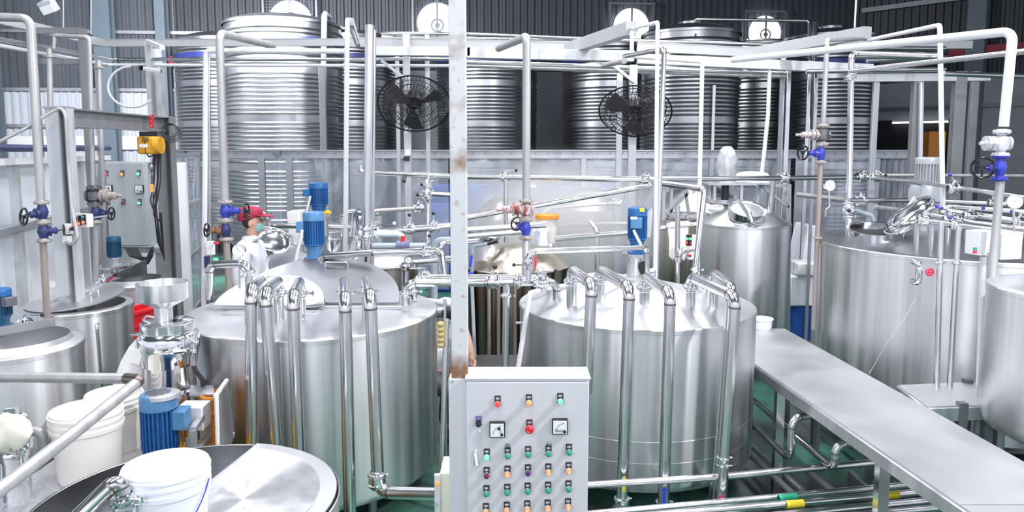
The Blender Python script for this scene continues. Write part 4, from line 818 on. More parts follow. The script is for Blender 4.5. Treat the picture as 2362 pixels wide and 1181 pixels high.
# main cross pipes m1
pipe('long thin cross pipe at head height from the big riser to the right', [P(832, 380, 7.3), P(832, 397, 7.3), P(1040, 407, 7.1), P(1480, 414, 6.6), P(1812, 411, 7.2), P(2000, 408, 7.6)], 6.5, weld=None)
pipe('cross pipe continuing past the grey motor to the right frame edge', [P(2000, 408, 7.6), P(2110, 418, 6.6), P(2420, 464, 5.0)], 6.5)
for px, py, dd, ax, hd, lb in ((1166, 410, 6.97, X, X, 'lever valve on the head-height pipe just right of the column'), (1488, 414, 6.6, X, Vector((.2, -.5, -.4)), 'clamp valve cluster where the slanting pipe meets the head-height pipe'), (1810, 411, 7.2, X, Vector((.3, -.3, -.6)), 'black-knob valve on the head-height pipe right of the dome tank'), (1991, 408, 7.55, X, Vector((-.7, -.3, -.3)), 'valve with left-pointing lever on the head-height pipe near the grey motor'), (2020, 409, 7.45, X, Vector((.7, -.3, -.4)), 'valve with right-pointing lever on the head-height pipe near the grey motor'), (2200, 434, 6.0, X, Vector((-.5, -.4, .3)), 'blue-knob valve on the cross pipe just right of the grey motor')):
    butterfly(lb, P(px, py, dd), ax, .03, hd, L=.1, knob='valve_blue' if px == 2200 else 'black_gloss')
pipe('slanting steel pipe rising to the right behind the flanged riser', [P(1060, 505, 6.3), P(1146, 490, 6.35), P(1500, 428, 6.7)], 6.5)
pipe('vertical pipe hanging from the head-height pipe right of the column', [P(1167, 412, 6.95), P(1167, 560, 6.95)], 5.5)
pipe('steel pipe from the header rack into the dome-topped tank', [Vector((P(1244, 505, 8.3).x, 8.3, 0)), P(1240, 505, 8.3), P(1270, 480, 8.3), P(1400, 470, 8.4), P(1437, 468, 8.4), P(1437, 440, 8.4)], 4, bend=3)
butterfly('small valve on the thin pipe left of the blue right-hand motor', P(1425, 470, 8.35), X, .022, -X, L=.08)
for a_, b_, dd, rp_, lb in (((1050, 532), (1260, 518), 6.2, 7, 'upper of two level pipes behind the flanged riser'), ((1050, 548), (1210, 535), 6.1, 6, 'lower of two level pipes behind the flanged riser'), ((1265, 552), (1470, 535), 7.6, 7, 'thick level pipe in the steam between the tanks'), ((860, 535), (1040, 522), 6.1, 8, 'level pipe of the valve cluster leading to the column'), ((1190, 745), (1205, 745), 5.0, 3, 'short stub joining drop pipe and right tank')):
    pipe(lb, [P(*a_, dd), P(*b_, dd)], rp_)
pipe('faint thin pipe in the steam behind the yellow-lidded bucket', [Vector((P(1290, 520, 8.4).x, 8.4, 0)), P(1290, 520, 8.4), P(1456, 515, 8.4)], 4.5); pipe('steel bend standing in the steam between the tanks', [Vector((P(1377, 660, 7.6).x, 7.6, 0)), P(1377, 660, 7.6), P(1377, 530, 7.6), P(1362, 512, 7.7)], 6)
pipe('horizontal elbow of the thick steamy pipe', [P(1265, 552, 7.6), P(1272, 575, 7.5), P(1278, 590, 7.4)], 7)
# cluster around x 830-1000
pipe('tall wide stainless riser left of the column reaching the overhead trunking', [P(845, 760, 5.9), P(853, 58, 5.9)], 10.5, clamps=((846, 545, 5.9, UP), (846, 528, 5.9, UP)))
pipe('slim riser hugging the tall wide stainless riser', [P(858, 650, 5.985), P(863, 70, 5.985)], 5)
pipe('level grey pipe meeting the crossed valves left of the column', [P(858, 520, 6.6), P(858, 487, 6.6), P(955, 481, 6.9)], 5, mat='grey_pipe')
butterfly('valve with hanging lever left of the upright twin-valve pipe', P(966, 479, 6.95), X, .03, Vector((.1, -.1, -1)), L=.11, knob='chrome')
pipe('upright pipe carrying two valves left of the column', [P(987, 560, 6.95), P(987, 405, 7.1)], 5.5)
butterfly('upper valve on the upright pipe left of the column', P(985, 425, 7.0), UP, .03, -X, L=.04); butterfly('black-knob valve on the upright pipe left of the column', P(985, 448, 6.98), UP, .034, -X, L=.08)
pipe('short level pipe running from the twin-valve pipe to the column', [P(996, 447, 6.9), P(1045, 450, 6.9)], 5.5)
c = P(874, 510, 6.1); pipe('vertical valve stack riser beside the tall wide riser', [P(857, 590, 6.05), P(857, 520, 6.05), P(853, 490, 6.05)], 7, clamps=((856, 541, 6.05, UP), (857, 575, 6.05, UP)))
butterfly('clamp valve with long white lever beside the tall wide riser', P(857, 520, 6.05), UP, .03, Vector((1, 0, .12)), L=.2, knob='pvc')
pipe('pale grey plastic pipe with an elbow above the red-handled valve', [P(862, 540, 6.0), P(926, 540, 6.0), P(932, 560, 6.0)], 7, mat='pvc_pale', name='plastic_pipe')
pipe('pale plastic pipe running through the red-handled valve', [P(858, 567, 5.9), P(983, 567, 5.9)], 7, mat='pvc_grey', name='plastic_pipe')
t_ = thing('ball_valve', 'dark plastic ball valve with a bright red handle', 'valve', P(930, 567, 5.9)); c = P(930, 566, 5.9); MB().mat('pvc_dark').lathe([(.03, -.055), (.038, -.05), (.038, -.03), (.034, -.02), (.04, 0), (.034, .02), (.038, .03), (.038, .05), (.03, .055)], c, X, 20, True, True).build('body', parent=t_); MB().mat('red').lathe([(.014, .03), (.02, .035), (.018, .075), (.012, .078), (.001, .078)], c, UP, 14).build('handle', parent=t_)
for px, py, lb in ((945, 529, 'clamp valve on the level cluster pipe, left of two'), (1000, 525, 'clamp valve on the level cluster pipe, right of two')): butterfly(lb, P(px, py, 6.1), X, .03, UP, L=.05)
# right: pipe with elbow over tank 2 / D
pipe('large bent pipe descending from the head-height line onto the right tank', [P(1500, 414, 6.5), P(1527, 423, 6.4), P(1626, 437, 6.1), P(1603, 628, 5.85), P(1600, 650, 5.8)], 7.5, clamps=((1604, 622, 5.85, UP),), bend=2.0)
pipe('upright pipe with a side elbow in front of the hanging apron', [P(1562, 660, 6.3), P(1563, 474, 6.3)], 6, clamps=((1562, 598, 6.3, UP),)); pipe('short side elbow joining the upright pipe by the apron', [P(1565, 605, 6.25), P(1567, 580, 6.25), P(1612, 572, 6.3)], 6.5)
pipe('stainless rod carrying the white apron', [P(1515, 527, 6.9), P(1606, 517, 6.9)], 5)
pipe('large bend from the dome tank top to the head-height valve', [P(1775, 502, 7.5), P(1785, 402, 7.5), P(1814, 405, 7.3)], 6.5, bend=2)

# ================================================================== RISERS WITH VALVES
def riser(label, pts, rpx, mat='grey_pipe', **k): return pipe(label, pts, rpx, mat=mat, **k)
riser('upper length of the far-left riser, bending to the frame edge', [P(-40, 38, 5.0), P(70, 42, 5.0), P(94, 462, 5.0)], 9.5)
riser('rusty lower length of the far-left riser below its blue valve', [P(99, 556, 5.0), P(112, 790, 5.0)], 7.5, mat='rusty_pipe')
globe_valve('black handwheel valve on the far-left riser, upper of its two', 96, 467, 511, 5.0, 17, (-1, 0, 0), (77, 497, -.10), 19, mat='valve_dusk', wtilt=(-.55, -.8, .1))
globe_valve('blue valve under the black handwheel on the far-left riser', 99, 513, 555, 5.0, 17, (1, 0, 0), (137, 532, .05), 12, mat='valve_dusk', fm='flange')
strainer('dark strainer with a pale nozzle in front of the grey cabinet', 217, 433, 470, 6.3, 17, 281, mat='valve_grey', fm='valve_grey', nm='flange')
globe_valve('dusky blue valve below the dark strainer at left', 220, 472, 512, 6.3, 15, (1, 0, 0), (257, 493), 14, mat='valve_dusk', fm='flange')
riser('riser above the dark strainer, bent at its top', [P(128, 82, 6.3), P(206, 86, 6.3), P(215, 431, 6.3)], 5); riser('riser below the dark strainer down to the steaming kettle', [P(221, 514, 6.3), P(222, 660, 6.3)], 6.5)
riser('grey riser just left of the white plastic standpipe', [P(630, 106, 7.2), P(506, 76, 6.0), P(518, 464, 6.0)], 9); riser('rusty pipe below the double valve beside the worker', [P(522, 553, 6.0), P(530, 690, 6.0), Vector((P(530, 690, 6.0).x, 6.0, 0))], 7.5, mat='rusty_pipe')
globe_valve('bright blue handwheel valve in front of the red cap', 519, 466, 508, 6.0, 17, (1, 0, 0), (569, 487), 17, mat='valve_blue'); globe_valve('rust-bonneted valve below the bright blue one beside the worker', 520, 510, 552, 6.0, 16, (-1, 0, 0), (477, 531), 15, mat='valve_dusk', bm='rust', fm='flange')
riser('grey riser right of the column above the rusty strainer', [P(1208, 100, 6.4), P(1215, 84, 5.4), P(1214, 458, 5.4)] if False else [P(1150, 112, 6.6), P(1215, 84, 5.4), P(1214, 460, 5.4)], 9.5); riser('grey pipe below the blue-bodied valve down to the header', [P(1213, 550, 5.4), P(1212, 636, 5.3)], 8.5)
strainer('rust-streaked strainer on the riser right of the column', 1214, 463, 504, 5.4, 17, 1144, mat='valve_red')
globe_valve('blue valve facing forward below the rust-streaked strainer', 1213, 506, 548, 5.4, 16, (-.5, .8, 0), (1193, 520, .12), 16, mat='valve_blue', wtilt=(-.5, .8, .1))
riser('grey riser right of the dome tank, bent at its top', [P(1990, 88, 7.2), P(1908, 92, 6.2), P(1899, 287, 6.2)], 5.5); riser('long rusty pipe below the right-hand blue valve down to the floor', [P(1893, 376, 6.2), P(1876, 760, 6.1)], 5.5, mat='rusty_pipe', flanges=((1885, 548, 6.15),))
strainer('pale strainer with a long nozzle above the right-hand blue valve', 1899, 290, 332, 6.2, 14, 1837, mat='valve_grey', fm='flange', nm='flange'); globe_valve('light blue valve with black handwheel right of the dome tank', 1895, 334, 374, 6.2, 13, (-1, 0, 0), (1852, 352), 16, mat='valve_blue', wtilt=(-.9, -.4, 0))
riser('white-grey riser at far right, bent at its top toward the left', [P(1690, 138, 6.8), P(2337, 72, 4.6), P(2315, 292, 4.6)], 10.5, mat='pvc', name='plastic_pipe'); riser('long grey pipe below the far-right blue valve to the walkway', [P(2308, 414, 4.6), P(2254, 1010, 4.5)], 9.5, mat='grey_pipe')
strainer('silver painted strainer at far right above the bright blue valve', 2311, 304, 357, 4.6, 19, 2262, mat='valve_silver', fm='valve_silver'); globe_valve('bright blue valve with a large black handwheel at far right', 2308, 361, 412, 4.6, 18, (-1, 0, 0), (2257, 387, -.04), 23, mat='valve_blue', fm='valve_blue', wtilt=(-.7, -.7, .05))
pipe('white plastic standpipe and level run left of the tallest silo', [Vector((P(470, 700, 6.4).x, 6.4, 0)), P(470, 700, 6.4), P(475, 117, 6.4), P(795, 118, 6.4)], 6, mat='pvc', name='plastic_pipe', bend=1.6)
pipe('thin steel pipe beside the white plastic standpipe', [Vector((P(484, 640, 6.5).x, 6.5, 0)), P(484, 640, 6.5), P(482, 128, 6.5)], 3.5, mat='steel_pipe')
pipe('white plastic riser ending behind the left tank lids', [P(796, 610, 6.2), P(801, 45, 6.2), P(822, 100, 7.5)], 5.5, mat='pvc', name='plastic_pipe', bend=1.6)
pipe('white plastic drain pipe from overhead, around the right tank rim and down', [P(1458, 66, 7.4), P(1517, 52, 5.9), P(1511, 622, 5.9), P(1420, 642, 5.75), P(1266, 664, 5.35), P(1222, 676, 4.75), P(1195, 850, 4.72)], 6, mat='pvc', name='plastic_pipe', bend=1.6)
pipe('steel riser right beside the white overhead drain pipe', [P(1440, 130, 7.4), P(1532, 112, 6.1), P(1513, 640, 6.0)], 6.2)
pipe('white plastic pipe stepping along the beam and down by the dome tank', [P(1458, 70, 7.3), P(1457, 130, 7.3), P(1620, 142, 7.0), P(1607, 720, 6.6)], 5.2, mat='pvc', name='plastic_pipe', bend=1.6)
pipe('white hose drooping from the trunking behind the dome tank', [P(1776, 138, 8.6), P(1772, 260, 8.6), P(1760, 380, 8.6), P(1744, 478, 8.6)], 4.5, mat='pvc', name='plastic_pipe')
pipe('steel riser with side run in front of the rightmost silo', [P(2172, 128, 6.4), P(1964, 122, 6.6), P(1957, 560, 6.4)], 7, clamps=((1960, 178, 6.55, UP), (1957, 468, 6.45, UP), (1957, 500, 6.43, UP)), bend=1.8)
pipe('white plastic riser in front of the grey motor', [P(2005, 92, 8.0), P(2168, 58, 6.2), P(2175, 490, 6.2)], 5.5, mat='pvc', name='plastic_pipe', bend=1.6)
pipe('long steel pipe sloping across overhead to the right frame edge', [P(1962, 164, 6.5), P(2420, 112, 4.8)], 7.5, clamps=((1975, 163, 6.45, X),))
pipe('dull steel tube between the far right posts', [P(2125, 190, 8.53), P(2121, 420, 8.53), P(2113, 700, 8.53)], 6)
# ================================================================== OVERHEAD
def chan(label, pts, wpx, mat='tray_paint', name='cable_tray', cat='tray', h=None, holes=True):
    W = [P(*p) for p in pts]; w_ = wpx * S(W[0].y); root = thing(name, label, cat, W[0])
    mb = MB().mat(mat); hl = MB().mat('void'); n = 0
    for p, q in zip(W, W[1:]):
        mb.bar(p, q, w_ * .7, w_) if abs((q - p).normalized().y) < .5 else mb.bar(p, q, w_ * .9, w_)
    mb.build('channel', parent=root)
    lp = MB().mat('tray_paint')
    for p, q in zip(W, W[1:]): lp.bar(p + UP * w_ * .52, q + UP * w_ * .52, w_ * 1.3 if False else w_ * .8, w_ * .08)
    lp.build('cover', parent=root)
    return root
chan('white cable tray from the left frame edge, turning along the silos', [(-60, 32, 6.4), (236, 100, 9.2), (800, 98, 9.2)], 22)
chan('white cable tray from the tall riser to the right of the column', [(801, 98, 9.2), (1080, 104, 9.2), (1312, 108, 9.2)], 20)
chan('white trunking slanting forward above the right cage fan', [(1312, 114, 9.0), (1456, 66, 7.4)], 24)
chan('white trunking over the bright right-hand silos', [(1470, 108, 9.2), (1740, 122, 9.2)], 20); chan('white trunking slanting forward at right', [(1735, 122, 9.2), (2000, 76, 7.2)], 20)
chan('short white trunking leaning down from the riser top by the tallest silo', [(808, 50, 6.3), (826, 102, 9.0)], 16)
def beam(label, a, b, w_, h_, mat='galv', name='steel_beam'): return tag(MB().mat(mat).bar(P(*a), P(*b), w_, h_).build(name, bevel=.003), label, 'beam')
beam('grey box beam over the left cage fan', (858, 118, 8.6), (1085, 120, 8.6), .1, .1, 'post_grey'); beam('grey box beam right of the column at overhead height', (1078, 122, 8.6), (1462, 130, 8.6), .1, .12, 'post_grey'); beam('grey box beam crossing the right-hand silos', (1470, 136, 8.6), (2010, 160, 8.6), .1, .11, 'post_grey')
pipe('upper steel pipe running under the trunking from left to the column', [P(-40, 84, 6.2), P(262, 137, 9.0), P(1040, 136, 9.0)], 6); pipe('bright lower pipe running under the trunking from left to the column', [P(-40, 98, 6.2), P(250, 150, 9.1), P(1040, 152, 9.1)], 5.5, mat='pvc', name='plastic_pipe')
pipe('upper of two level overhead pipes right of the column', [P(1075, 143, 9.0), P(1812, 168.5, 9.15)], 5.5); pipe('lower of two level overhead pipes right of the column', [P(1075, 152, 9.1), P(1812, 176.5, 9.16)], 4.5, mat='grey_pipe')
pipe('high steel pipe crossing in front of the wall fans', [P(880, 78, 9.73), P(1080, 78, 9.73), P(1420, 92, 10.5), P(1860, 106, 10.5)], 4.5); pipe('second high steel pipe just below the highest one', [P(880, 86, 9.72), P(1340, 92, 10.4)], 4.5)
for k, (a_, b_, dd, rp_, lb) in enumerate((((1960, 130), (2130, 132), 7.6, 6, 'upper level steel pipe overhead at right'), ((2000, 140), (2126, 134), 7.62, 5, 'slanting taped pipe overhead at right'), ((1860, 165), (2180, 160), 8.53, 5.5, 'pale level pipe overhead at right'), ((1930, 110), (2180, 112), 9.52, 5, 'dull level pipe overhead at right behind the white risers'), ((2178, 170), (2420, 178), 8.0, 6, 'level pipe at the right frame edge below the sloping pipe'))): pipe(lb, [P(*a_, dd), P(*b_, dd)], rp_)
beam('dark level beam on the right-hand posts', (1950, 180, 8.6), (2280, 178, 8.6), .09, .09, 'post_grey'); beam('upper dark beam at right behind the white risers', (1930, 104, 9.6), (2240, 104, 9.6), .08, .1, 'galv')
for a_, b_, dd, w_, mt, lb in (((2022, 175), (2020, 760), 8.6, .065, 'galv', 'slim galvanised post right of the rightmost silo'), ((2118, 170), (2106, 700), 8.6, .11, 'post_mid', 'wide grey post behind the grey motor'), ((2215, 165), (2190, 800), 8.6, .13, 'post_mid', 'wide grey post right of the white riser'), ((2250, 165), (2228, 800), 9.6, .09, 'post_mid', 'slim grey post behind the far-right handwheel'), ((1430, 150), (1430, 760), 9.6, .075, 'galv', 'galvanised post left of the right cage fan hub'), ((1461, 150), (1458, 700), 8.4, .09, 'galv', 'galvanised post carrying the right cage fan'), ((1807, 130), (1802, 740), 9.2, .055, 'galv', 'slim galvanised post left of the rightmost silo'), ((915, 74), (918, 740), 9.8, .05, 'galv', 'slim steel post left of the left cage fan'), ((937, 78), (932, 720), 9.0, .085, 'galv', 'galvanised post carrying the left cage fan'), ((985, 80), (985, 700), 9.4, .055, 'galv', 'slim post right of the left cage fan hub'), ((1820, 160), (1817, 760), 9.0, .05, 'steel_pipe', 'bright slim post beside the galvanised one left of the rightmost silo'), ((1868, 140), (1862, 400), 9.4, .045, 'steel_pipe', 'slim steel post behind the pale strainer'), ((1884, 180), (1876, 400), 8.8, .035, 'galv', 'thin galvanised rod behind the pale strainer'), ((742, 150), (742, 352), 12.2, .1, 'post_mid', 'dark grey square post in front of the tallest silo')):
    a, b = P(*a_, dd), P(*b_, dd); b = Vector((a.x, a.y, 0)) if b.z < .7 or True else b
    tag(MB().mat(mt).box((a.x, a.y, a.z / 2), (w_, w_ * .7, a.z)).build('steel_post', bevel=.003), lb, 'post')
for a_, b_, dd, lb in (((880, 140), (934, 182), 8.9, 'diagonal brace above the left cage fan'), ((1415, 152), (1464, 190), 8.36, 'diagonal brace above the right cage fan'), ((1356, 104), (1390, 124), 8.62, 'short brace under the slanting trunking')): beam(lb, (*a_, dd), (*b_, dd), .035, .035, 'galv', 'brace')
pipe('pipe stub leaning forward from the grey riser right of the column', [P(1390, 152, 8.4), P(1440, 140, 6.6)], 7, mat='grey_pipe')
# small white fixture on fan post
t_ = thing('junction_box', 'small white junction box on the left cage fan post', 'box', P(938, 362, 8.945)); MB().mat('sign_white').box(P(941, 352, 8.945), (.06, .06, .07)).build('lid', parent=t_); MB().mat('black').box(P(938, 366, 8.945), (.07, .06, .05)).build('base', parent=t_)
tag(MB().mat('sign_white').box(P(936, 104, 8.955), (.05, .05, .075)).build('isolator_box'), 'tiny pale box high on the left cage fan post', 'box')
q = P(934, 404, 7.17); tag(MB().mat('black').cyl(q, q + Vector((0, -.06, -.06)), .018).build('spray_nozzle'), 'black spray nozzle under the head-height pipe', 'nozzle')

# cage fans
def cage_fan(label, cx, cy, d, rpx, nrm, foot):
    c = P(cx, cy, d); r = rpx * S(d); a = Vector(nrm).normalized(); u, v, _ = frame(a); root = thing('cage_fan', label, 'fan', c)
    for nm, s in (('front_guard', 1), ('rear_guard', -1)):
        g = MB().mat('black'); g.torus(c, a, r, r * .022, 48, 6)
        for k in range(56):
            t = 2 * math.pi * k / 56; dd = u * math.cos(t) + v * math.sin(t); e2 = u * math.cos(t + .25) + v * math.sin(t + .25)
            pts = [c + dd * r, c + (dd * .75 + e2 * .25).normalized() * r * .85 + a * s * r * .17, c + (dd * .5 + e2 * .5).normalized() * r * .5 + a * s * r * .26, c + e2 * r * .18 + a * s * r * .28]
            g.tube(pts, .0026, 4, False)
        for q_, h in ((.85, .17), (.5, .26), (.68, .22)): g.torus(c + a * s * r * h, a, r * q_, .004, 40, 5)
        g.torus(c + a * s * r * .28, a, r * .18, .008, 24, 6); g.build(nm, parent=root)
    MB().mat('black').lathe([(.001, -r * .42), (r * .2, -r * .4), (r * .24, -r * .3), (r * .22, -r * .05), (r * .1, 0), (r * .1, r * .1), (.001, r * .12)], c, a, 24).build('motor_hub', parent=root)
    for k in range(3):
        t0 = 2 * math.pi * k / 3 + .4; mb = MB().mat('blade'); pts = []
        for t, rr in ((-.12, .12), (-.3, .55), (-.28, .86), (0.1, .9), (.42, .84), (.4, .5), (.15, .12)):
            dd = u * math.cos(t0 + t) + v * math.sin(t0 + t); pts.append(c + dd * r * rr + a * r * (.10 * t / .4))
        mb.prism(pts, a * .004); mb.build('blade', parent=root)
    f = P(*foot); br = MB().mat('post_dark'); br.bar(c - a * r * .3, f, .04, .03); br.build('bracket', parent=root)
    MB().mat('sign_white').box(f + Vector((.0, -.03, -.08)), (.04, .006, .08)).build('rating_plate', parent=root)
    return root
cage_fan('black cage fan left of the column, tilted down', 955, 241, 8.55, 82, (.06, -.72, -.69), (938, 285, 9.0)); cage_fan('black cage fan right of the column, tilted down', 1465, 258, 8.0, 82, (-.14, -.64, -.75), (1461, 275, 8.4))

# ================================================================== LEFT FRAMES, GANTRY, HOIST
t_ = thing('goalpost_frame', 'grey square-tube goalpost frame at upper left behind the gantry', 'frame', Vector((P(190, 400, 7.2).x, 7.2, 0)))
a = P(190, 66, 7.2); MB().mat('post_mid').box((a.x, 7.2, a.z / 2), (.06, .06, a.z)).build('post', parent=t_)
MB().mat('post_mid').bar(P(74, 71, 7.2), P(186, 71, 7.2), .05, .055).build('top_rail', parent=t_); MB().mat('post_mid').bar(P(78, 142, 7.2), P(186, 142, 7.2), .05, .05).build('lower_rail', parent=t_)
q = P(74, 71, 7.2); MB().mat('post_mid').box((q.x, 7.2, q.z / 2 + .02), (.05, .05, q.z)).build('post', parent=t_)
t_ = thing('portal_post', 'white portal post behind the hoist, with a short arm', 'post', Vector((P(353, 300, 9.0).x, 9.0, 0))); a = P(342, 95, 9.0); MB().mat('post_grey').box((a.x, 9.0, a.z / 2), (.05, .1, a.z)).build('front_leg', parent=t_); b = P(358, 112, 9.1); MB().mat('paint_white').box((b.x, 9.12, b.z / 2), (.11, .05, b.z)).build('web', parent=t_); b = P(370, 160, 9.0); MB().mat('post_grey').box((b.x, 9.0, b.z / 2), (.06, .1, b.z)).build('rear_leg', parent=t_); MB().mat('paint_white').bar(P(340, 96, 9.0), P(374, 110, 8.7), .06, .05).build('arm', parent=t_)
pipe('stub pipe in the goalpost frame, upper left', [P(126, 78, 7.0), P(124, 112, 7.0)], 4, mat='grey_pipe'); pipe('dark riser left of the goalpost frame post', [P(114, 112, 7.0), P(124, 800, 6.9)], 6, mat='grey_pipe', flanges=((115, 130, 7.0),)); pipe('grey riser right of the goalpost frame post', [P(227, 140, 7.6), P(242, 640, 7.4)], 6.5, mat='grey_pipe', flanges=((228, 156, 7.6),))
lp = MB(); pts = [P(305 + 56 * math.cos(t), 200 + 47 * math.sin(t), 8.76) for t in [R_(-95 - 8 * k) for k in range(29)]]; lp.mat('pvc').tube(pts, .014, 10); tag(lp.build('hose_loop'), 'white hose forming a round loop at upper left', 'hose')
t_ = thing('hose_reel_bar', 'short bright bar where the white hose loop starts', 'bar', P(335, 157, 8.9)); MB().mat('black').box(P(327, 157, 8.8), (.05, .05, .05)).build('end_cap', parent=t_); MB().mat('chrome').bar(P(327, 157, 8.8), P(372, 164, 8.8), .05, .04).build('bar', parent=t_)
t_ = thing('floodlight', 'grey box floodlight hanging at the top left', 'lamp', P(112, 12, 6.0)); m = Matrix.Rotation(R_(-18), 3, 'Y') @ Matrix.Rotation(R_(24), 3, 'X'); MB().mat('paint_grey').box(P(112, 15, 6.0), (.11, .09, .10), m).build('housing', parent=t_, bevel=.006); MB().mat('sign_white').box(P(110, 22, 5.94), (.095, .02, .06), m).build('glass', parent=t_); MB().mat('galv').bar(P(100, -2, 6.0), P(100, 8, 6.0), .02, .02).build('bracket', parent=t_); MB().mat('galv').cyl(P(100, 0, 6.0), P(100, -420, 6.0), .006).build('hanger_rod', parent=t_)
for px, lb in ((146, 'left of two thin hanger rods at upper left'), (210, 'right of two thin hanger rods at upper left')): tag(MB().mat('galv').cyl(P(px, 70 if px < 200 else 80, 7.2), P(px, -280, 7.2), .007, n=8).build('hanger_rod'), lb, 'rod')
GY0, GY1 = 5.3, 6.9; a, b = P(134, 250, GY0), P(376, 254, GY1); b.z = a.z; GT = thing('gantry', 'grey steel gantry crane frame with two posts at left', 'gantry', Vector((a.x, a.y, 0)))
def hpost(c, w_, nm, m='post_grey'):
    mb = MB().mat(m); mb.box((c.x - .02, c.y, c.z / 2), (.09, .1, c.z)); mb.mat('post_dark'); mb.box((c.x + .045, c.y, c.z / 2), (.05, .012, c.z)); mb.mat(m); mb.box((c.x + .075, c.y, c.z / 2), (.012, .1, c.z)); return mb.build(nm, parent=GT)
hpost(a, .1, 'post'); hpost(b, .1, 'post', 'post_mid')
u = (b - a).normalized(); mb = MB().mat('post_mid'); p, q = a + u * .06 - UP * .06, b - UP * .06; mb.bar(p, q, .02, .115) if False else None; n_ = Vector((u.y, -u.x, 0))
for off, hh, ww in ((0, .13, .012), (.062, .012, .09), (-.062, .012, .09)):
    e0, e1 = p + UP * off, q + UP * off; mb.prism([e0 - UP * hh / 2 - n_ * ww / 2, e1 - UP * hh / 2 - n_ * ww / 2, e1 - UP * hh / 2 + n_ * ww / 2, e0 - UP * hh / 2 + n_ * ww / 2], (0, 0, hh))
mb.build('beam', parent=GT); MB().mat('galv').box(a + Vector((0, 0, .006)), (.16, .14, .012)).build('cap_plate', parent=GT); MB().mat('galv').box(b + Vector((0, 0, .006)), (.16, .14, .012)).build('cap_plate', parent=GT)
hd = 6.45; c = P(343, 335, hd); HO = thing('chain_hoist', 'yellow electric chain hoist hanging from the gantry beam', 'hoist', c)
MB().mat('yellow').box(c, (.155, .12, .155)).build('body', parent=HO, bevel=.02); MB().mat('yellow').cyl(c + Vector((.07, -.01, .0)), c + Vector((.115, -.01, .0)), .075, n=20).build('end_cover', parent=HO); mb = MB().mat('black'); 
for i in range(5):
    for j in range(5): mb.box(c + Vector((-.02 + i * .012, -.062, .03 + j * .009)), (.007, .004, .005))
mb.box(c + Vector((0, -.062, -.02)), (.004, .004, .11)); mb.build('vents', parent=HO); MB().mat('sign_white').box(c + Vector((-.015, -.063, -.005)), (.07, .003, .03)).build('plate', parent=HO)
MB().mat('black').box(c + Vector((0, 0, .095)), (.11, .09, .045)).build('trolley_frame', parent=HO); mb = MB().mat('red'); tp = P(352, 292, hd)
for k in range(4): mb.torus(tp + Vector((-.012 + .012 * (k % 2), 0, .01 + k * .025)), Vector((k % 2, 1 - k % 2, 0.1)), .018, .006, 14, 6)
mb.build('hook_chain', parent=HO); mb = MB().mat('black'); mb.tube([c + Vector((-.02, 0, -.075)), c + Vector((-.0, -.01, -.1)), c + Vector((.03, 0, -.09))], .006, 8); mb.build('chain_guide', parent=HO)
ch = MB().mat('galv_dark')
for k in range(16): ch.torus(P(352, 372 + k * 5, hd), Vector((k % 2, 1 - k % 2, 0)), .009, .0025, 10, 5)
tag(ch.build('load_chain'), 'thin load chain below the yellow hoist', 'chain'); t_ = thing('hook_block', 'dark hook block under the yellow hoist', 'hook', P(348, 385, hd)); MB().mat('steel_dark').sphere(P(348, 385, hd), .03, 14, 8, (.8, .6, 1.3)).build('block', parent=t_); MB().mat('steel_dark').torus(P(348, 402, hd), (0, 1, 0), .018, .006, 18, 6, .5, 5).build('hook', parent=t_)
t_ = thing('pendant_control', 'orange pendant control hanging on a black cable below the hoist', 'control', P(350, 435, hd)); MB().mat('lens_orange').box(P(350, 434, hd), (.025, .025, .07)).build('body', parent=t_, bevel=.005); MB().mat('rubber').tube([P(350, 424, hd), P(351, 400, hd), P(354, 360, hd), P(350, 350, hd)], .006, 8).build('cable', parent=t_)
def cable(label, pts, r, mat='rubber', name='cable'):
    W = [P(*p) for p in pts]; q, _ = fillet(W, .12, 5); return tag(MB().mat(mat).tube(q, r, 8).build(name), label, 'cable')
rr = random.Random(8)
for k in range(6):
    x0 = 356 + k * 3; cable('black cable hanging down the right gantry post, one of a tangled bundle', [(x0, 355, 6.6), (x0 + rr.uniform(-4, 4), 420, 6.6), (x0 + rr.uniform(-16, -2), 455 + k * 8, 6.6), (x0 + rr.uniform(-2, 8), 520, 6.6), (x0 + rr.uniform(-8, 0), 470, 6.6), (x0 + 8, 560 + k * 8, 6.7)], .006)['group'] = 'cables tangled on the right gantry post'
for k in range(5): cable('thick black cable looping out below the grey cabinet', [(292 + k * 6, 574, 7.9), (300 + k * 7, 590 + k * 2, 7.7), (340, 596 + k * 3, 7.5), (352, 570 + k * 4, 7.3)], .014)['group'] = 'cables looping below the grey cabinet'
cl = MB().mat('rubber')
for k in range(5): cl.torus(P(392 + k, 300 + k * 2, 6.8), Vector((.25 + .05 * k, -1, .1 * k)), .06 + .006 * k, .004, 26, 5)
tag(cl.build('cable_coil'), 'coil of thin black cable beside the top of the right gantry post', 'cable')
for k, mt in enumerate(('red', 'pvc', 'drum_blue')): pass
hc = MB(); 
for k, mt in enumerate(('red', 'pvc', 'valve_blue')): hc.mat(mt).torus(P(391 + k, 548 + k * 3, 7.0), Vector((.8, -1, .1)), .075 - .012 * k, .007, 26, 6)
tag(hc.build('hose_coil'), 'small coil of red, white and blue hose by the right gantry post', 'hose')
cable('grey hose rising from the left edge over the gantry and down its post', [(-20, 336, 4.9), (60, 296, 5.0), (118, 258, 5.15), (142, 246, 5.2), (152, 270, 5.2), (158, 380, 5.2), (166, 480, 5.15), (180, 550, 5.1), (164, 566, 5.1), (152, 556, 5.1)], .012, 'grey_pipe', 'hose')
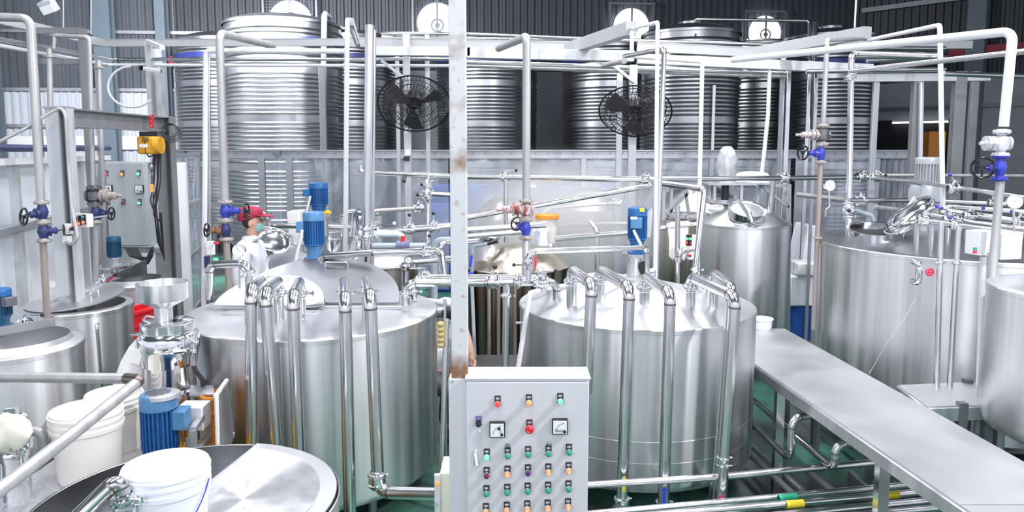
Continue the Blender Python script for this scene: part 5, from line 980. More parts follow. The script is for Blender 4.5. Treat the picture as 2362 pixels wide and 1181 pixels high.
t_ = thing('switch_box', 'small box with three red-lit push buttons beside the gantry post', 'box', P(192, 508, 5.25)); rot = Matrix.Rotation(R_(-22), 3, 'Z'); c = P(192, 508, 5.25); MB().mat('paint_white').box(c, (.145, .05, .095), rot).build('body', parent=t_, bevel=.004)
for k in range(3):
    e = c + rot @ Vector((-.045 + k * .045, -.028, 0)) + UP * (.0 + k * .01 - .01); MB().mat('black').box(e, (.03, .008, .07), rot).build('plate', parent=t_); MB().mat('lit_orange').sphere(e + rot @ Vector((0, -.008, -.02)), .011).build('red_button', parent=t_); MB().mat('btn_green' if k == 2 else 'black').sphere(e + rot @ Vector((0, -.006, .018)), .009).build('upper_button', parent=t_)
MB().mat('galv').bar(c + Vector((-.1, .02, -.01)), c + Vector((.15, .04, .03)), .02, .012).build('bracket', parent=t_)
t_ = thing('socket_box', 'small white socket box on the gantry post', 'box', P(156, 528, 5.22)); MB().mat('sign_white').box(P(156, 528, 5.22), (.05, .06, .075)).build('body', parent=t_, bevel=.004); MB().mat('black').cyl(P(164, 528, 5.2), P(168, 528, 5.17), .014).build('socket', parent=t_); MB().mat('sign_white').box(P(155, 552, 5.22), (.045, .05, .05)).build('lower_box', parent=t_, bevel=.004)
# left kettle fittings
def hvalve(label, p0, p1, elbow, d, rp_, hd):
    pipe(label + ' pipe', [P(*p0, d), P(*elbow, d), P(*p1, d)], rp_, bend=1.8); butterfly('lever valve on ' + label, P(lerp(p0[0], elbow[0], .5), lerp(p0[1], elbow[1], .5), d), P(*p0, d) - P(*elbow, d), rp_ * S(d), hd, L=.11)
hvalve('the bent outlet of the small rear kettle', (262, 632), (205, 692), (212, 668), 6.0, 8, X); hvalve('the bent outlet of the left-edge kettle', (68, 742), (40, 778), (46, 752), 4.4, 9, X)
pipe('steel bend on the steaming kettle beside the gantry post', [P(122, 728, 5.35), P(126, 700, 5.35), P(140, 690, 5.35)], 5); gauge('round gauge on a stem behind the gantry post', 122, 655, 5.6, 9, stem_to=[(122, 722, 5.6)])
# ================================================================== AGITATOR MOTORS
def agitator(label, cx, ytop, ybot, d, rpx, mat, cover=None, zbase=None, legs=True, plate=1.9, fins=26, box=None, boxmat=None, ped=None, grille=False, pedh=.28, pmat=None):
    c = P(cx, ybot, d); top = P(cx, ytop, d).z; r = rpx * S(d); root = thing('agitator', label, 'agitator', c); H = top - c.z; hp_ = H * pedh
    MB().mat(pmat or mat).lathe([(r * 1.0, 0), (r * 1.0, .012), (r * .72, .02), (r * .72, hp_ - .02), (r * .86, hp_)], c, UP, 28, True, True).build('gearbox', parent=root)
    motor(root, c + UP * hp_, r, H - hp_, mat, cover, box, boxmat, fins, grille)
    if plate: MB().mat('steel_pipe').lathe([(r * plate, -.022), (r * plate, 0), (.001, 0)], c, UP, 32, True).build('base_plate', parent=root)
    if zbase is not None:
        if legs:
            for k in range(4):
                a_ = k * math.pi / 2 + .6; dd = Vector((math.cos(a_), math.sin(a_), 0)) * r * plate * .8; MB().mat('galv').cyl(Vector((c.x, c.y, zbase)) + dd, c + dd + UP * .012, .012, n=10).build('leg', parent=root)
        else: MB().mat('steel').lathe([(r * 1.0, zbase - c.z), (r * 1.0, -.02)], c, UP, 28).build('pedestal', parent=root)
        MB().mat('chrome').cyl(Vector((c.x, c.y, zbase)), c, .016).build('shaft', parent=root)
    return root
def wires(label, pts, r=.006, mat='black'): cable(label, pts, r, mat)
agitator('front blue agitator motor behind the left tank lids', 726, 488, 597, 5.68, 23.5, 'motor_blue', 'motor_lightblue', 1.26, box=(-1, -.1, 0), boxmat='motor_lightblue', pmat='motor_lightblue')
agitator('rear blue agitator motor standing behind the front one', 736, 421, 494, 7.9, 21, 'motor_blue', 'motor_blue', 1.3, box=(-1, -.2, 0), legs=False, plate=1.2); 
agitator('blue agitator motor on the cone of the right tank', 1469, 478, 583, 5.62, 22, 'motor_blue', 'motor_blue', 1.36, legs=False, box=(-.25, -1, 0), boxmat='motor_lightblue', plate=1.6)
c = P(1483, 618, 5.5); tag(MB().mat('void').sphere(c, .04, 14, 8, (.8, .2, 1.3)).build('pedestal_window'), 'dark round opening in the pedestal of the right-hand blue motor', 'opening') 
tag(MB().mat('steel_polished').prism([P(1494, 545, 5.7), P(1496, 490, 5.7), P(1502, 478, 5.7), P(1506, 486, 5.7), P(1500, 548, 5.7)], (0, .03, 0)).build('cover_plate'), 'narrow steel cover plate leaning right of the right-hand blue motor', 'plate')
agitator('weathered blue agitator motor on the small rear kettle', 265, 545, 612, 6.95, 15.5, 'motor_teal', 'motor_teal', 1.16, plate=2.3, pmat='galv'); agitator('blue agitator motor cut by the left frame edge', 4, 665, 754, 4.25, 24, 'motor_teal', 'motor_blue', 1.27, box=(1, -.35, 0), boxmat='post_dark', plate=1.5, pmat='motor_teal')
agitator('thin dark blue motor glimpsed behind the gantry post', 170, 595, 690, 5.75, 8, 'motor_teal', None, 1.22, plate=2.0)
ag = agitator('tall grey agitator motor with gearbox on the wide right tank', 2136, 362, 470, 6.6, 27, 'motor_grey', 'motor_grey', 1.62, plate=1.5, pedh=.40, legs=False)
c = P(2134, 448, 6.6); MB().mat('motor_grey').lathe([(.135, -.06), (.135, .04), (.115, .085), (.1, .09)], c, UP, 28, True, True).build('gear_flange', parent=ag)
bl = agitator('blue finned motor with grey vent cap between bucket and mill', 372, 905, 1050, 3.72, 41, 'motor_blue', 'motor_lightblue', None, box=(1, .1, 0), boxmat='motor_lightblue', plate=0, pedh=.06, grille=True)
mb = MB().mat('galv').lathe([(.0925, -.022), (.0885, -.004), (.073, .0003), (.001, .0004)], P(372, 905, 3.72), UP, 32); mb.build('grey_cap', parent=bl); MB().mat('galv_dark').cyl(P(432, 1010, 3.70), P(434, 1062, 3.70), .009).build('cable_gland', parent=bl)
mb = MB().mat('post_dark').box(P(400, 1058, 3.72), (.26, .06, .03)); mb.build('foot', parent=bl)
wires('thin white cable from the front blue motor down to its tank', [(697, 530, 5.6), (695, 548, 5.6), (684, 590, 5.6), (676, 640, 5.6)], .012, 'pvc'); wires('thin cable from the rear blue motor', [(716, 452, 7.8), (712, 470, 7.8), (706, 492, 7.8)], .013, 'pvc'); wires('grey conduit from the right-hand blue motor box', [(1462, 532, 5.5), (1468, 545, 5.45), (1482, 572, 5.5)], .011, 'pvc')
MB().mat('yellow_bright').tube([P(744, 493, 7.84), P(756, 489, 7.82), P(764, 491, 7.82)], [.02, .024, .012], 8).build('rag'); tag(bpy.data.objects['rag'], 'yellow rag on the rear blue motor plate', 'rag')
# ================================================================== RIGHT-HAND HEADERS
pipe('front header pipe over the wide tank ending behind the white switch box', [P(2120, 506, 5.5), P(2216, 519, 5.3), P(2362, 541, 5.0)], 8); pipe('second header pipe over the wide tank, right half', [P(2186, 486, 5.9), P(2362, 513, 5.6)], 8); pipe('third header pipe over the wide tank with a bent left end', [P(2176, 520, 6.3), P(2180, 475, 6.3), P(2400, 492, 6.0)], 6, bend=2.5)
pipe('lower header pipe over the wide tank behind the switch box', [P(2150, 496, 5.8), P(2250, 514, 5.6), P(2420, 536, 5.3)], 7); pipe('level pipe from the tall steel riser to the grey motor', [P(1958, 462, 6.42), P(2100, 462, 6.9)], 5.5); pipe('level pipe passing behind the grey motor to the far-right riser', [P(2150, 462, 6.9), P(2340, 472, 6.6)], 5)
pipe('pale grey plastic drain pipe bending down behind the open lid', [P(1966, 482, 6.6), P(2012, 498, 6.6), P(2018, 530, 6.6)], 5, mat='pvc_grey', name='plastic_pipe'); pipe('grey level pipe behind the tilted manhole lid', [P(2015, 478, 7.0), P(2085, 486, 7.0)], 6, mat='grey_pipe')
pipe('far level pipe running behind all right-hand risers', [P(2000, 404, 8.2), P(2420, 406, 8.0)], 4, mat='grey_pipe'); pipe('level pipe low behind the rusty riser and screen', [P(1836, 448, 8.8), P(1955, 462, 8.8)], 6, mat='grey_pipe')
for px, y0, y1, d, lb in ((2115, 512, 579, 5.5, 'first short riser on the wide tank from the left'), (2148, 516, 578, 5.45, 'second short riser on the wide tank from the left'), (2186, 524, 575, 5.7, 'third short riser on the wide tank from the left'), (2231, 530, 582, 5.6, 'short riser on the wide tank behind the switch box')): pipe(lb, [P(px, y0, d), P(px - 1, y1 + 4, d)], 6.5)
pipe('long drop pipe down the front of the wide tank, left of two', [P(2171, 512, 4.82), P(2160, 900, 4.72)], 6.5, clamps=((2166, 606, 4.8, UP),)); pipe('long drop pipe down the front of the wide tank, right of two', [P(2211, 524, 4.8), P(2190, 905, 4.7)], 6.5, clamps=((2206, 607, 4.78, UP),))
for px, py, d, hx, lb in ((2131, 508, 5.47, (.6, -.4, .4), 'blue-knob valve beside the tilted lid'), (2190, 508, 5.5, (-.9, -.3, .3), 'left-pointing blue-knob valve on the headers'), (2207, 518, 5.32, (-.8, -.4, -.1), 'low blue-knob valve nearest the switch box'), (2236, 498, 5.75, (.9, -.3, 0), 'right-pointing blue-knob valve on the second header'), (2352, 512, 5.6, (-.9, -.3, .2), 'blue-knob valve beside the large right gauge')): butterfly(lb, P(px, py, d), Vector((1, -.1, -.05)), .028, Vector(hx), knob='valve_blue', L=.09)
butterfly('valve with blue knob on the level pipe right of the tall steel riser', P(1985, 462, 6.55), X, .03, Vector((-.1, -.5, -.8)), knob='valve_blue', L=.06); butterfly('black-knob valve on the level pipe left of the far-right riser', P(2290, 468, 6.6), X, .024, Vector((-.7, -.3, .8)), L=.06)
butterfly('clamp fitting on the tall steel riser with a black plug', P(1957, 484, 6.43), UP, .032, -X, L=.03)
gauge('pressure gauge on a bent stem in front of the rightmost silo screen', 1914, 428, 6.6, 12, stem_to=[(1914, 478, 6.6), (1906, 482, 6.6), (1904, 500, 6.6)]); gauge('large pressure gauge at the right frame edge', 2340, 465, 4.9, 16, stem_to=[(2341, 580, 4.9)], face=(-.25, -1, .1), needle=.8)
gauge('pressure gauge on the bent pipe in front of the worker', 551, 578, 4.95, 14, stem_to=[(551, 612, 4.95)])
pipe('bent pipe with a gauge at the back left of the left large tank', [P(483, 690, 5.05), P(483, 611, 5.05), P(572, 607, 5.0), P(576, 668, 5.0)], 9.5, clamps=((576, 628, 5.0, UP),), bend=2.0)
lp = MB(); sweep(lp, [P(553, 665, 4.9), P(553, 618, 4.9), P(562, 622, 4.88), P(566, 636, 4.9), P(556, 640, 4.9)], .009, mat='steel_pipe'); tag(lp.build('sample_tube'), 'thin curled sample tube under the gauge pipe', 'tube')
# switch box on white twin post
c = P(2290, 563, 4.72); t_ = thing('switch_box', 'white switch box with two pairs of red and green buttons at right', 'box', c); rot = Matrix.Rotation(R_(12), 3, 'Z')
MB().mat('paint_white').box(P(2265, 559, 4.72), (.145, .12, .155), rot).build('left_box', parent=t_, bevel=.005); MB().mat('paint_white').box(P(2316, 566, 4.75), (.16, .12, .17), rot).build('right_box', parent=t_, bevel=.005)
for px, py in ((2249, 577), (2287, 583)):
    q = P(px, py, 4.64); MB().mat('btn_green').box(q + UP * .008, (.02, .012, .018)).build('green_button', parent=t_); MB().mat('tape_red').box(q - UP * .012, (.02, .012, .018)).build('red_button', parent=t_)
t_ = thing('box_post', 'white twin-tube post carrying the switch box at right', 'post', Vector((P(2262, 700, 4.75).x, 4.75, 0)))
for px0, px1 in ((2268, 2254), (2284, 2266)): a, b = P(px0, 592, 4.75), P(px1, 1010, 4.72); b2 = a + (b - a) * (a.z / (a.z - b.z)); MB().mat('pvc').cyl(a, b2, .019, n=14).build('tube', parent=t_)
cable('thin grey wire tied along the far-right riser', [(2286, 700, 4.5), (2280, 730, 4.45), (2292, 750, 4.45), (2280, 760, 4.5)], .004); cable('thin wire hanging down the front of the wide tank', [(2110, 690, 4.78), (2085, 740, 4.76), (2040, 800, 4.76), (2005, 862, 4.78)], .0025, 'galv')
t_ = thing('apron', 'white plastic apron hung over the rod beside the push-button box', 'apron', P(1565, 600, 6.75))
mb = MB().mat('bucket_cream'); pts = [(1540, 521), (1544, 560), (1543, 592), (1551, 600), (1562, 600), (1580, 600), (1588, 580), (1588, 517)]
mb.prism([P(x, y, 6.82 + .02 * (k % 2)) for k, (x, y) in enumerate(pts)], (0, .02, 0)); mb.build('sheet', parent=t_, bevel=.006); MB().mat('bucket_cream').tube([P(1539, 522, 6.84), P(1565, 518, 6.84), P(1589, 516, 6.84)], .03, 10).build('fold', parent=t_)
t_ = thing('push_button_box', 'white push-button box with green and red lamps by the apron', 'box', P(1598, 570, 6.6)); MB().mat('paint_white').box(P(1600, 570, 6.62), (.105, .06, .225)).build('body', parent=t_, bevel=.005); MB().mat('black').box(P(1589, 554, 6.58), (.05, .01, .1)).build('plate', parent=t_)
for px, py, m, nm in ((1585, 551, 'lens_green', 'green_lamp'), (1592, 551, 'lit_green', 'green_lamp'), (1584, 560, 'lens_red', 'red_lamp'), (1592, 562, 'btn_maroon', 'red_lamp'), (1586, 588, 'lens_red', 'red_lamp'), (1592, 590, 'btn_maroon', 'red_lamp')): MB().mat(m).sphere(P(px, py, 6.56), .013, 12, 8).build(nm, parent=t_)
# yellow-lidded bucket and white pouring jug on the stained tank group
def bucket(label, px, ytop, ybot, d, rtop, rbot, mat='bucket_white', lid=None, ribs=True, handle=False, group=None, cat='bucket', inner=True):
    c = P(px, ybot, d); zt = P(px, ytop, d).z; H = zt - c.z; R0, R1 = rbot * S(d), rtop * S(d); t = thing('bucket', label, cat, c, group)
    pr = [(.001, 0), (R0 * .96, 0), (R0, .01)]
    def rad(z): return R0 + (R1 - R0) * z / H
    if ribs: pr += [(rad(H * .72), H * .72), (R1 * 1.02, H * .725), (R1 * 1.03, H * .78), (R1 * 1.005, H * .79), (R1 * 1.005, H * .84), (R1 * 1.03, H * .845), (R1 * 1.03, H * .875), (R1, H * .88), (R1, H * .93), (R1 * 1.035, H * .935), (R1 * 1.035, H * .96), (R1, H * .965)]
    pr += [(R1, H), (R1 * .965, H), (R0 * .95, .02), (.001, .02)]
    MB().mat(mat).lathe(pr, c, UP, 44).build('body', parent=t)
    if lid: MB().mat(lid).lathe([(R1 * 1.04, H * .88), (R1 * 1.08, H * .9), (R1 * 1.08, H * 1.02), (R1 * .95, H * 1.04), (R1 * .9, H * 1.0), (.001, H * 1.0)], c, UP, 36).build('lid', parent=t)
    if handle:
        mb = MB().mat('tape_blue' if handle == 'blue' else 'galv'); pts = []
        for k in range(19):
            a = math.pi * (k / 18); pts.append(c + Vector((-math.cos(a) * R1 * 1.05, -math.sin(a) * R1 * .55 - (.0), H * .82 - math.sin(a) * H * .62 )))
        pts = [Vector((p.x, min(p.y, c.y - math.sqrt(max(0, (R1 * 1.05) ** 2 - (p.x - c.x) ** 2)) ), p.z)) for p in pts]
        mb.tube(pts, .0028, 6); mb.build('handle', parent=t)
    return t
bucket('pale bucket with an orange lid in the steam right of the strainer', 1262, 497, 560, 7.0, 26, 19, 'bucket_cream', 'orange', ribs=False)
t_ = thing('pouring_jug', 'white flat-sided plastic can beside the orange-lidded bucket', 'can', P(1255, 568, 6.7)); MB().mat('bucket_white').prism([P(1226, 566, 6.75), P(1262, 568, 6.75), P(1260, 532, 6.75), P(1228, 530, 6.75)], (0, .12, 0)).build('body', parent=t_, bevel=.01); MB().mat('cloth_white').prism([P(1236, 520, 6.7), P(1252, 515, 6.7), P(1268, 530, 6.7), P(1262, 542, 6.7), P(1240, 536, 6.7)], (0, .06, 0)).build('wrapped_top', parent=t_, bevel=.01); MB().mat('bucket_white').lathe([(.05, 0), (.035, .12), (.03, .14)], P(1252, 566, 6.64), UP, 16).build('funnel', parent=t_)
pipe('blue-handled grey plastic pipe over the stained tank', [P(1124, 563, 6.2), P(1090, 568, 6.2), P(1088, 640, 6.2), P(1098, 900, 6.0)], 4.5, mat='pvc_grey', name='plastic_pipe')
for px, py, r_, lb in ((1086, 602, (.2, 0, 1), 'blue lever on the upright grey plastic pipe'), (1078, 631, (1, 0, .05), 'blue lever lying at the foot of the grey plastic pipe')): v = Vector(r_); tag(MB().mat('tape_blue').bar(P(px, py, 6.15) - v * .05, P(px, py, 6.15) + v * .05, .03, .02).build('valve_lever', bevel=.004), lb, 'lever')
c = P(1024, 720, 5.7); t_ = thing('small_motor', 'black-ended small motor between the left tank and the column', 'motor', c); MB().mat('steel_dark').lathe([(.05, 0), (.05, .1), (.001, .1)], c + X * -.06, X, 20, True).build('body', parent=t_); MB().mat('black').lathe([(.052, 0), (.054, .03), (.03, .06), (.001, .065)], c + X * .03 + Vector((0, -.02, 0)), Vector((.5, -.8, 0)), 20, True).build('cap', parent=t_)
# ================================================================== WORKTOP BEHIND COLUMN, second bucket far right
a = G(1078, 838, .62); t_ = thing('low_table', 'low wet stainless table behind the control cabinet and column', 'table', Vector((P(1140, 840, 5.9).x, 6.1, 0))); zt = .62; c = G(1150, 842, zt); MB().mat('steel_dark').box((c.x, c.y + .05, zt - .012), (.62, .5, .024)).build('top', parent=t_)
for sx in (-1, 1):
    for sy in (-1, 1): MB().mat('galv_dark').box((c.x + sx * .27, c.y + .05 + sy * .2, zt / 2 - .012), (.03, .03, zt - .024)).build('leg', parent=t_)
q = G(1758, 756, ZP); bucket('white lidded bucket standing at the far end of the walkway', 1758, 734, 757, q.y, 23, 21, 'bucket_white', 'bucket_white', ribs=False)
# ================================================================== FOREGROUND LEFT
PZ = .72
t_ = thing('chequer_platform', 'silver chequer-plate platform under the white buckets', 'platform', Vector((-2.2, 3.4, 0))); X0, X1, Y0, Y1 = -2.42, -1.99, 2.6, 4.25
MB().mat('chequer').prism([Vector((x, y, PZ)) for x, y in ((-2.42, 2.6), (-1.99, 2.6), (-1.99, 3.42), (-1.86, 3.6), (-1.86, 3.9), (-2.08, 4.05), (-2.2, 4.25), (-2.42, 4.25))], (0, 0, -.016)).build('deck', parent=t_); mb = MB().mat('galv_dark')
for x in (X0 + .03, X1 - .03):
    for y in (Y0 + .03, 3.9): MB().mat('galv_dark').box((x, y, PZ / 2 - .008), (.05, .05, PZ - .016)).build('leg', parent=t_)
def bk(label, px, ytop, d, rt, mat, **k):
    zt = P(px, ytop, d).z; c = P(px, ytop, d); yb = CYP; lo, hi = ytop, 1700
    for _ in range(40):
        mid = (lo + hi) / 2
        if P(px, mid, d).z > k['zb']: lo = mid
        else: hi = mid
    kk = {q: v for q, v in k.items() if q != 'zb'}; return bucket(label, px, ytop, lo, d, rt, rt * .86, mat, **kk)
bk('large off-white bucket on the platform, left of two behind the handrail', 208, 942, 3.55, 78, 'bucket_cream', zb=PZ)
bk('large cream bucket half hidden behind the left off-white bucket', 270, 905, 3.9, 62, 'bucket_cream', zb=PZ)
bk('open white bucket with a wire bail on the foreground tank lid', 392, 1070, 2.62, 97, 'bucket_white', zb=.885, handle='blue')
# handrail
HR = thing('handrail', 'dull grey foreground handrail with a dark elbow', 'handrail', P(318, 876, 3.1)); k0 = P(322, 878, 3.1)
mb = MB().mat('grey_pipe'); mb.tube([P(-80, 869, 3.15), P(296, 873, 3.12)], .023, 16); mb.build('level_tube', parent=HR); mb = MB().mat('grey_pipe'); mb.tube([k0 + Vector((-.004, 0, -.002)), P(160, 1007, 2.55), P(-60, 1176, 2.05)], .023, 16); mb.build('sloping_tube', parent=HR)
mb = MB().mat('weld'); mb.tube(fillet([P(290, 873, 3.12), P(322, 876, 3.1), lerp(k0, P(160, 1007, 2.55), .06)], .03)[0], .0245, 16); mb.build('elbow', parent=HR)
a = P(-40, 869, 3.15); MB().mat('grey_pipe').cyl((a.x, a.y, PZ), a, .023).build('upright', parent=HR); a = P(322, 885, 3.12); 
# pipe with valve crossing the foreground tank
fp = [P(120, 1250, 2.3), P(272, 1102, 2.45), P(286, 1150, 2.45), P(286, 1290, 2.45)]; pipe('bright foreground pipe with an elbow reaching over the dark tank half', fp, 0, r=.027, clamps=((286, 1152, 2.45, UP),), bend=1.8); butterfly('foreground clamp valve under the bright elbow', P(286, 1180, 2.45), UP, .027, X, L=.06)
# colloid mill
md = 4.2; bx = 390; c = P(bx, 950, md); z = lambda y: P(bx, y, md).z; s_ = S(md); ML = thing('colloid_mill', 'polished colloid mill with a wide steel hopper', 'mill', Vector((P(bx, 800, md).x, md, .45))); cc = Vector((P(bx, 800, md).x, md, 0))
def ml(nm, prof, mat='steel_polished', cx=0): return MB().mat(mat).lathe([(r * s_, z(y)) for r, y in prof], cc + Vector((cx * s_, 0, 0)), UP, 44).build(nm, parent=ML)
ml('body', [(30, 1100), (58, 1080), (58, 930), (70, 925), (72, 905), (68, 893), (56, 890), (56, 840), (57, 838)]); ml('upper_body', [(60, 838), (62, 820), (68, 800), (68, 775), (62, 765), (57, 762)]); ml('flange_plate', [(57, 762), (60, 760), (60, 742), (57, 740), (20, 740)], 'steel_polished')
hx = -9; ml('hopper', [(20, 752), (20, 708), (55, 690), (56, 688), (56, 652), (57, 651), (55.5, 651), (54, 688), (19, 707), (18, 750)], 'steel', hx); ml('hopper_bore', [(18.5, 712), (.1, 712)], 'steel_dark', hx)
for sx, sy, nm in ((62, 770, 'hinge'), (-46, 800, 'swing_bolt'), (24, 808, 'swing_bolt'), (56, 790, 'swing_bolt')):
    q = P(bx + sx, sy, md - .13 if abs(sx) < 50 else md - .05); mb = MB().mat('chrome'); mb.cyl(q + UP * .03, q - UP * .05, .011, n=10); mb.box(q + UP * .01, (.04, .025, .02)); mb.sphere(q - UP * .05, .016, 10, 6); mb.build(nm, parent=ML)
mb = MB().mat('chrome'); mb.tube([P(345, 802, md - .12), P(370, 815, md - .16), P(400, 815, md - .165), P(440, 800, md - .12)], .008, 8); mb.tube([P(400, 812, md - .17), P(430, 808, md - .15)], .014, 8); mb.build('clamp_band', parent=ML)
mb = MB(); sweep(mb, [P(348, 746, md - .06), P(330, 738, md - .06), P(338, 728, md + .02), P(362, 734, md + .02)], .007, mat='chrome'); mb.build('handle', parent=ML); MB().mat('chrome').cyl(P(302, 772, md - .03), P(330, 768, md - .03), .01).build('side_lever', parent=ML); MB().mat('rubber').tube(fillet([P(446, 840, md - .05), P(452, 856, md - .06), P(468, 876, md - .06), P(468, 905, md - .05)], .05)[0], .012, 10).build('hose', parent=ML); MB().mat('steel_pipe').cyl(P(448, 812, md - .06), P(447, 842, md - .05), .014).build('outlet', parent=ML)
MB().mat('chrome').box(P(410, 862, md - .135), (.03, .006, .09)).build('name_plate', parent=ML); ft = MB().mat('steel_dark').lathe([(.12, 0), (.12, .02), (.08, .03), (.08, .5)], Vector((cc.x, cc.y, 0)), UP, 24, True).build('stand', parent=ML)
# white cloth sack, red crate, table, tubs, board
t_ = thing('cloth_sack', 'white cloth draped over a sack left of the mill', 'sack', P(300, 1000, 4.15)); mb = MB().mat('cloth_white'); rr = random.Random(5); lv = [(318, 784, 6), (312, 800, 14), (306, 830, 24), (300, 870, 32), (296, 930, 38), (296, 1000, 40)]; prev = None
for x, y, r_ in lv:
    q = P(x, y, 4.2); b = len(mb.v)
    for k in range(18): a = k / 18 * 6.283; e = r_ * S(4.2) * (1 + .1 * math.sin(5 * a + y * .01)); mb.v.append(q + Vector((math.cos(a) * e, math.sin(a) * e * .8, 0)))
    if prev is not None: mb.bridge(b, prev, 18)
    else: mb.cap(b, 18)
    prev = b
mb.build('cloth', parent=t_); MB().mat('cloth_white').box(P(312, 822, 4.08), (.07, .01, .08), Matrix.Rotation(.3, 3, 'Y')).build('pocket', parent=t_)
q = P(298, 990, 4.22); MB().mat('galv_dark').box((q.x, q.y, q.z / 2), (.18, .14, q.z)).build('stand', parent=t_)
t_ = thing('red_crate', 'bright red plastic crate behind the mill hopper', 'crate', P(325, 790, 6.05)); f0 = P(325, 750, 6.05); rot = Matrix.Rotation(R_(24), 3, 'Z') @ Matrix.Rotation(R_(-14), 3, 'Y'); mb = MB().mat('red')
for cx_, cy_, cz_, sx, sy, sz in ((0, 0, -.14, .34, .26, .02), (0, -.13, 0, .36, .02, .3), (0, .13, 0, .36, .02, .3), (-.17, 0, 0, .02, .28, .3), (.17, 0, 0, .02, .28, .3), (0, -.145, .13, .4, .03, .03), (0, .145, .13, .4, .03, .03), (-.185, 0, .13, .03, .3, .03), (.185, 0, .13, .03, .3, .03), (0, -.142, .02, .34, .012, .02)): mb.box(f0 + rot @ Vector((cx_, cy_, cz_)), (sx, sy, sz), rot)
mb.build('body', parent=t_, bevel=.006); MB().mat('red').box(f0 + rot @ Vector((0, .02, .05)), (.3, .2, .012), rot).build('liner', parent=t_); q = f0; MB().mat('red').box((f0.x + .06, f0.y + .1, (f0.z - .2) / 2), (.34, .3, f0.z - .2)).build('lower_crate', parent=t_, bevel=.01)
t_ = thing('mill_frame', 'grey steel motor frame beside the finned blue motor', 'frame', P(462, 1040, 3.55)); mb = MB().mat('galv'); A0, A1, B0, B1 = P(445, 992, 3.72), P(482, 936, 4.0), P(447, 1050, 3.72), P(484, 1005, 4.0)
mb.bar(A0, A1, .032, .03); mb.bar(A0, B0, .032, .03); mb.bar(A1, B1, .032, .03); mb.bar(B0, B1, .032, .03); mb.build('side_frame', parent=t_); MB().mat('steel_top').prism([P(440, 893, 4.16), P(492, 893, 4.16), P(496, 914, 4.02), P(436, 916, 4.02)], (0, 0, .012)).build('table_top', parent=t_); MB().mat('paint_white').box(P(448, 958, 3.9), (.14, .12, .13)).build('white_box', parent=t_, bevel=.005); mb = MB().mat('galv')
for q in (B0, B1): mb.cyl((q.x, q.y, 0), q, .016)
for px in (446, 486): q = P(px, 905, 4.08); mb.cyl((q.x, q.y, 0), q, .016)
mb.build('legs', parent=t_)
t_ = thing('orange_tub', 'bright orange plastic tub beside the white board', 'tub', P(482, 1040, 4.12)); q = P(478, 928, 3.95); zb = P(478, 1052, 3.95).z; MB().mat('orange').lathe([(.001, 0), (.06, 0), (.075, q.z - zb), (.082, q.z - zb), (.082, q.z - zb + .015), (.07, q.z - zb + .015), (.055, .02), (.001, .02)], Vector((q.x, 4.06, zb)), UP, 32).build('body', parent=t_); MB().mat('orange').lathe([(.070, 0), (.078, .004), (.078, .02), (.070, .024)], Vector((q.x, 4.06, zb + (q.z - zb) * .7)), UP, 32).build('band', parent=t_); MB().mat('galv_dark').cyl((q.x, 4.06, 0), (q.x, 4.06, zb), .05).build('stand', parent=t_)
bd = [P(497, 912, 3.85), P(522, 877, 4.08), P(527, 880, 4.08), P(534, 990, 4.08), P(536, 1002, 4.07), P(518, 1046, 3.88), P(502, 1055, 3.85)]; t_ = thing('white_board', 'thick white foam board leaning against the left large tank', 'board', bd[-1]); MB().mat('board_face').prism(bd, (.014, .01, 0)).build('panel', parent=t_, bevel=.003); mb = MB().mat('cloth_white')
mb.tube([P(497, 914, 3.84), P(523, 877, 4.07)], .012, 8); mb.tube([P(499, 914, 3.84), P(503, 1054, 3.84)], .012, 8); mb.tube([P(518, 1048, 3.86), P(526, 1030, 3.95), P(536, 1006, 4.05), P(538, 1000, 4.05), P(530, 992, 4.05)], [.004, .008, .012, .01, .004], 8); mb.build('torn_edge', parent=t_)
q = P(510, 1060, 3.88); MB().mat('galv_dark').box((q.x, q.y + .1, q.z / 2), (.05, .2, q.z)).build('rest', parent=t_)
for px, py, d, rx, lb in ((412, 1062, 3.86, 122, 'yellow tub whose rim shows either side of the open white bucket'),):
    q = P(px, py, d); r_ = rx * S(d); t_ = thing('yellow_tub', lb, 'tub', Vector((q.x, d, 0))); MB().mat('yellow_bright').lathe([(r_ * .8, 0), (r_ * .94, q.z - .04), (r_, q.z - .035), (r_, q.z), (r_ * .92, q.z), (r_ * .88, q.z - .1), (.001, q.z - .12)], Vector((q.x, d, 0)), UP, 36, True).build('body', parent=t_); MB().mat('yellow_bright').torus((q.x, d, q.z), UP, r_ * .96, .008, 32, 6).build('rim', parent=t_)
# filter canister with cream cloth
cd_ = 3.3; q = P(22, 1058, cd_); r_ = 41 * S(cd_); t_ = thing('filter_canister', 'small clamped steel canister at the left frame edge', 'canister', Vector((q.x, cd_, PZ)))
MB().mat('steel_polished').lathe([(r_, PZ - .0), (r_, q.z), (r_ * 1.08, q.z + .01), (r_ * 1.08, q.z + .04), (r_, q.z + .05), (r_ * .6, q.z + .09), (.001, q.z + .1)], Vector((q.x, cd_, 0)), UP, 36, True).build('body', parent=t_)
for px, py in ((48, 1040), (52, 962), (28, 952), (-6, 1046)):
    e = P(px, py, cd_ - .06 if py > 1000 else cd_ + .08); mb = MB().mat('chrome'); mb.torus(e, (0, -1, 0), .018, .006, 14, 6); mb.cyl(e, e - UP * .06, .009, n=8); mb.build('swing_bolt', parent=t_)
MB().mat('steel_polished').prism([P(8, 945, cd_ + .05), P(34, 942, cd_ + .05), P(42, 970, cd_ + .05), P(10, 972, cd_ + .05)], (0, .02, 0)).build('lid_lug', parent=t_); MB().mat('steel_polished').prism([P(45, 1018, cd_ - .02), P(70, 1012, cd_ - .02), P(70, 1034, cd_ - .02), P(44, 1040, cd_ - .02)], (0, .02, 0)).build('lid_lug', parent=t_)
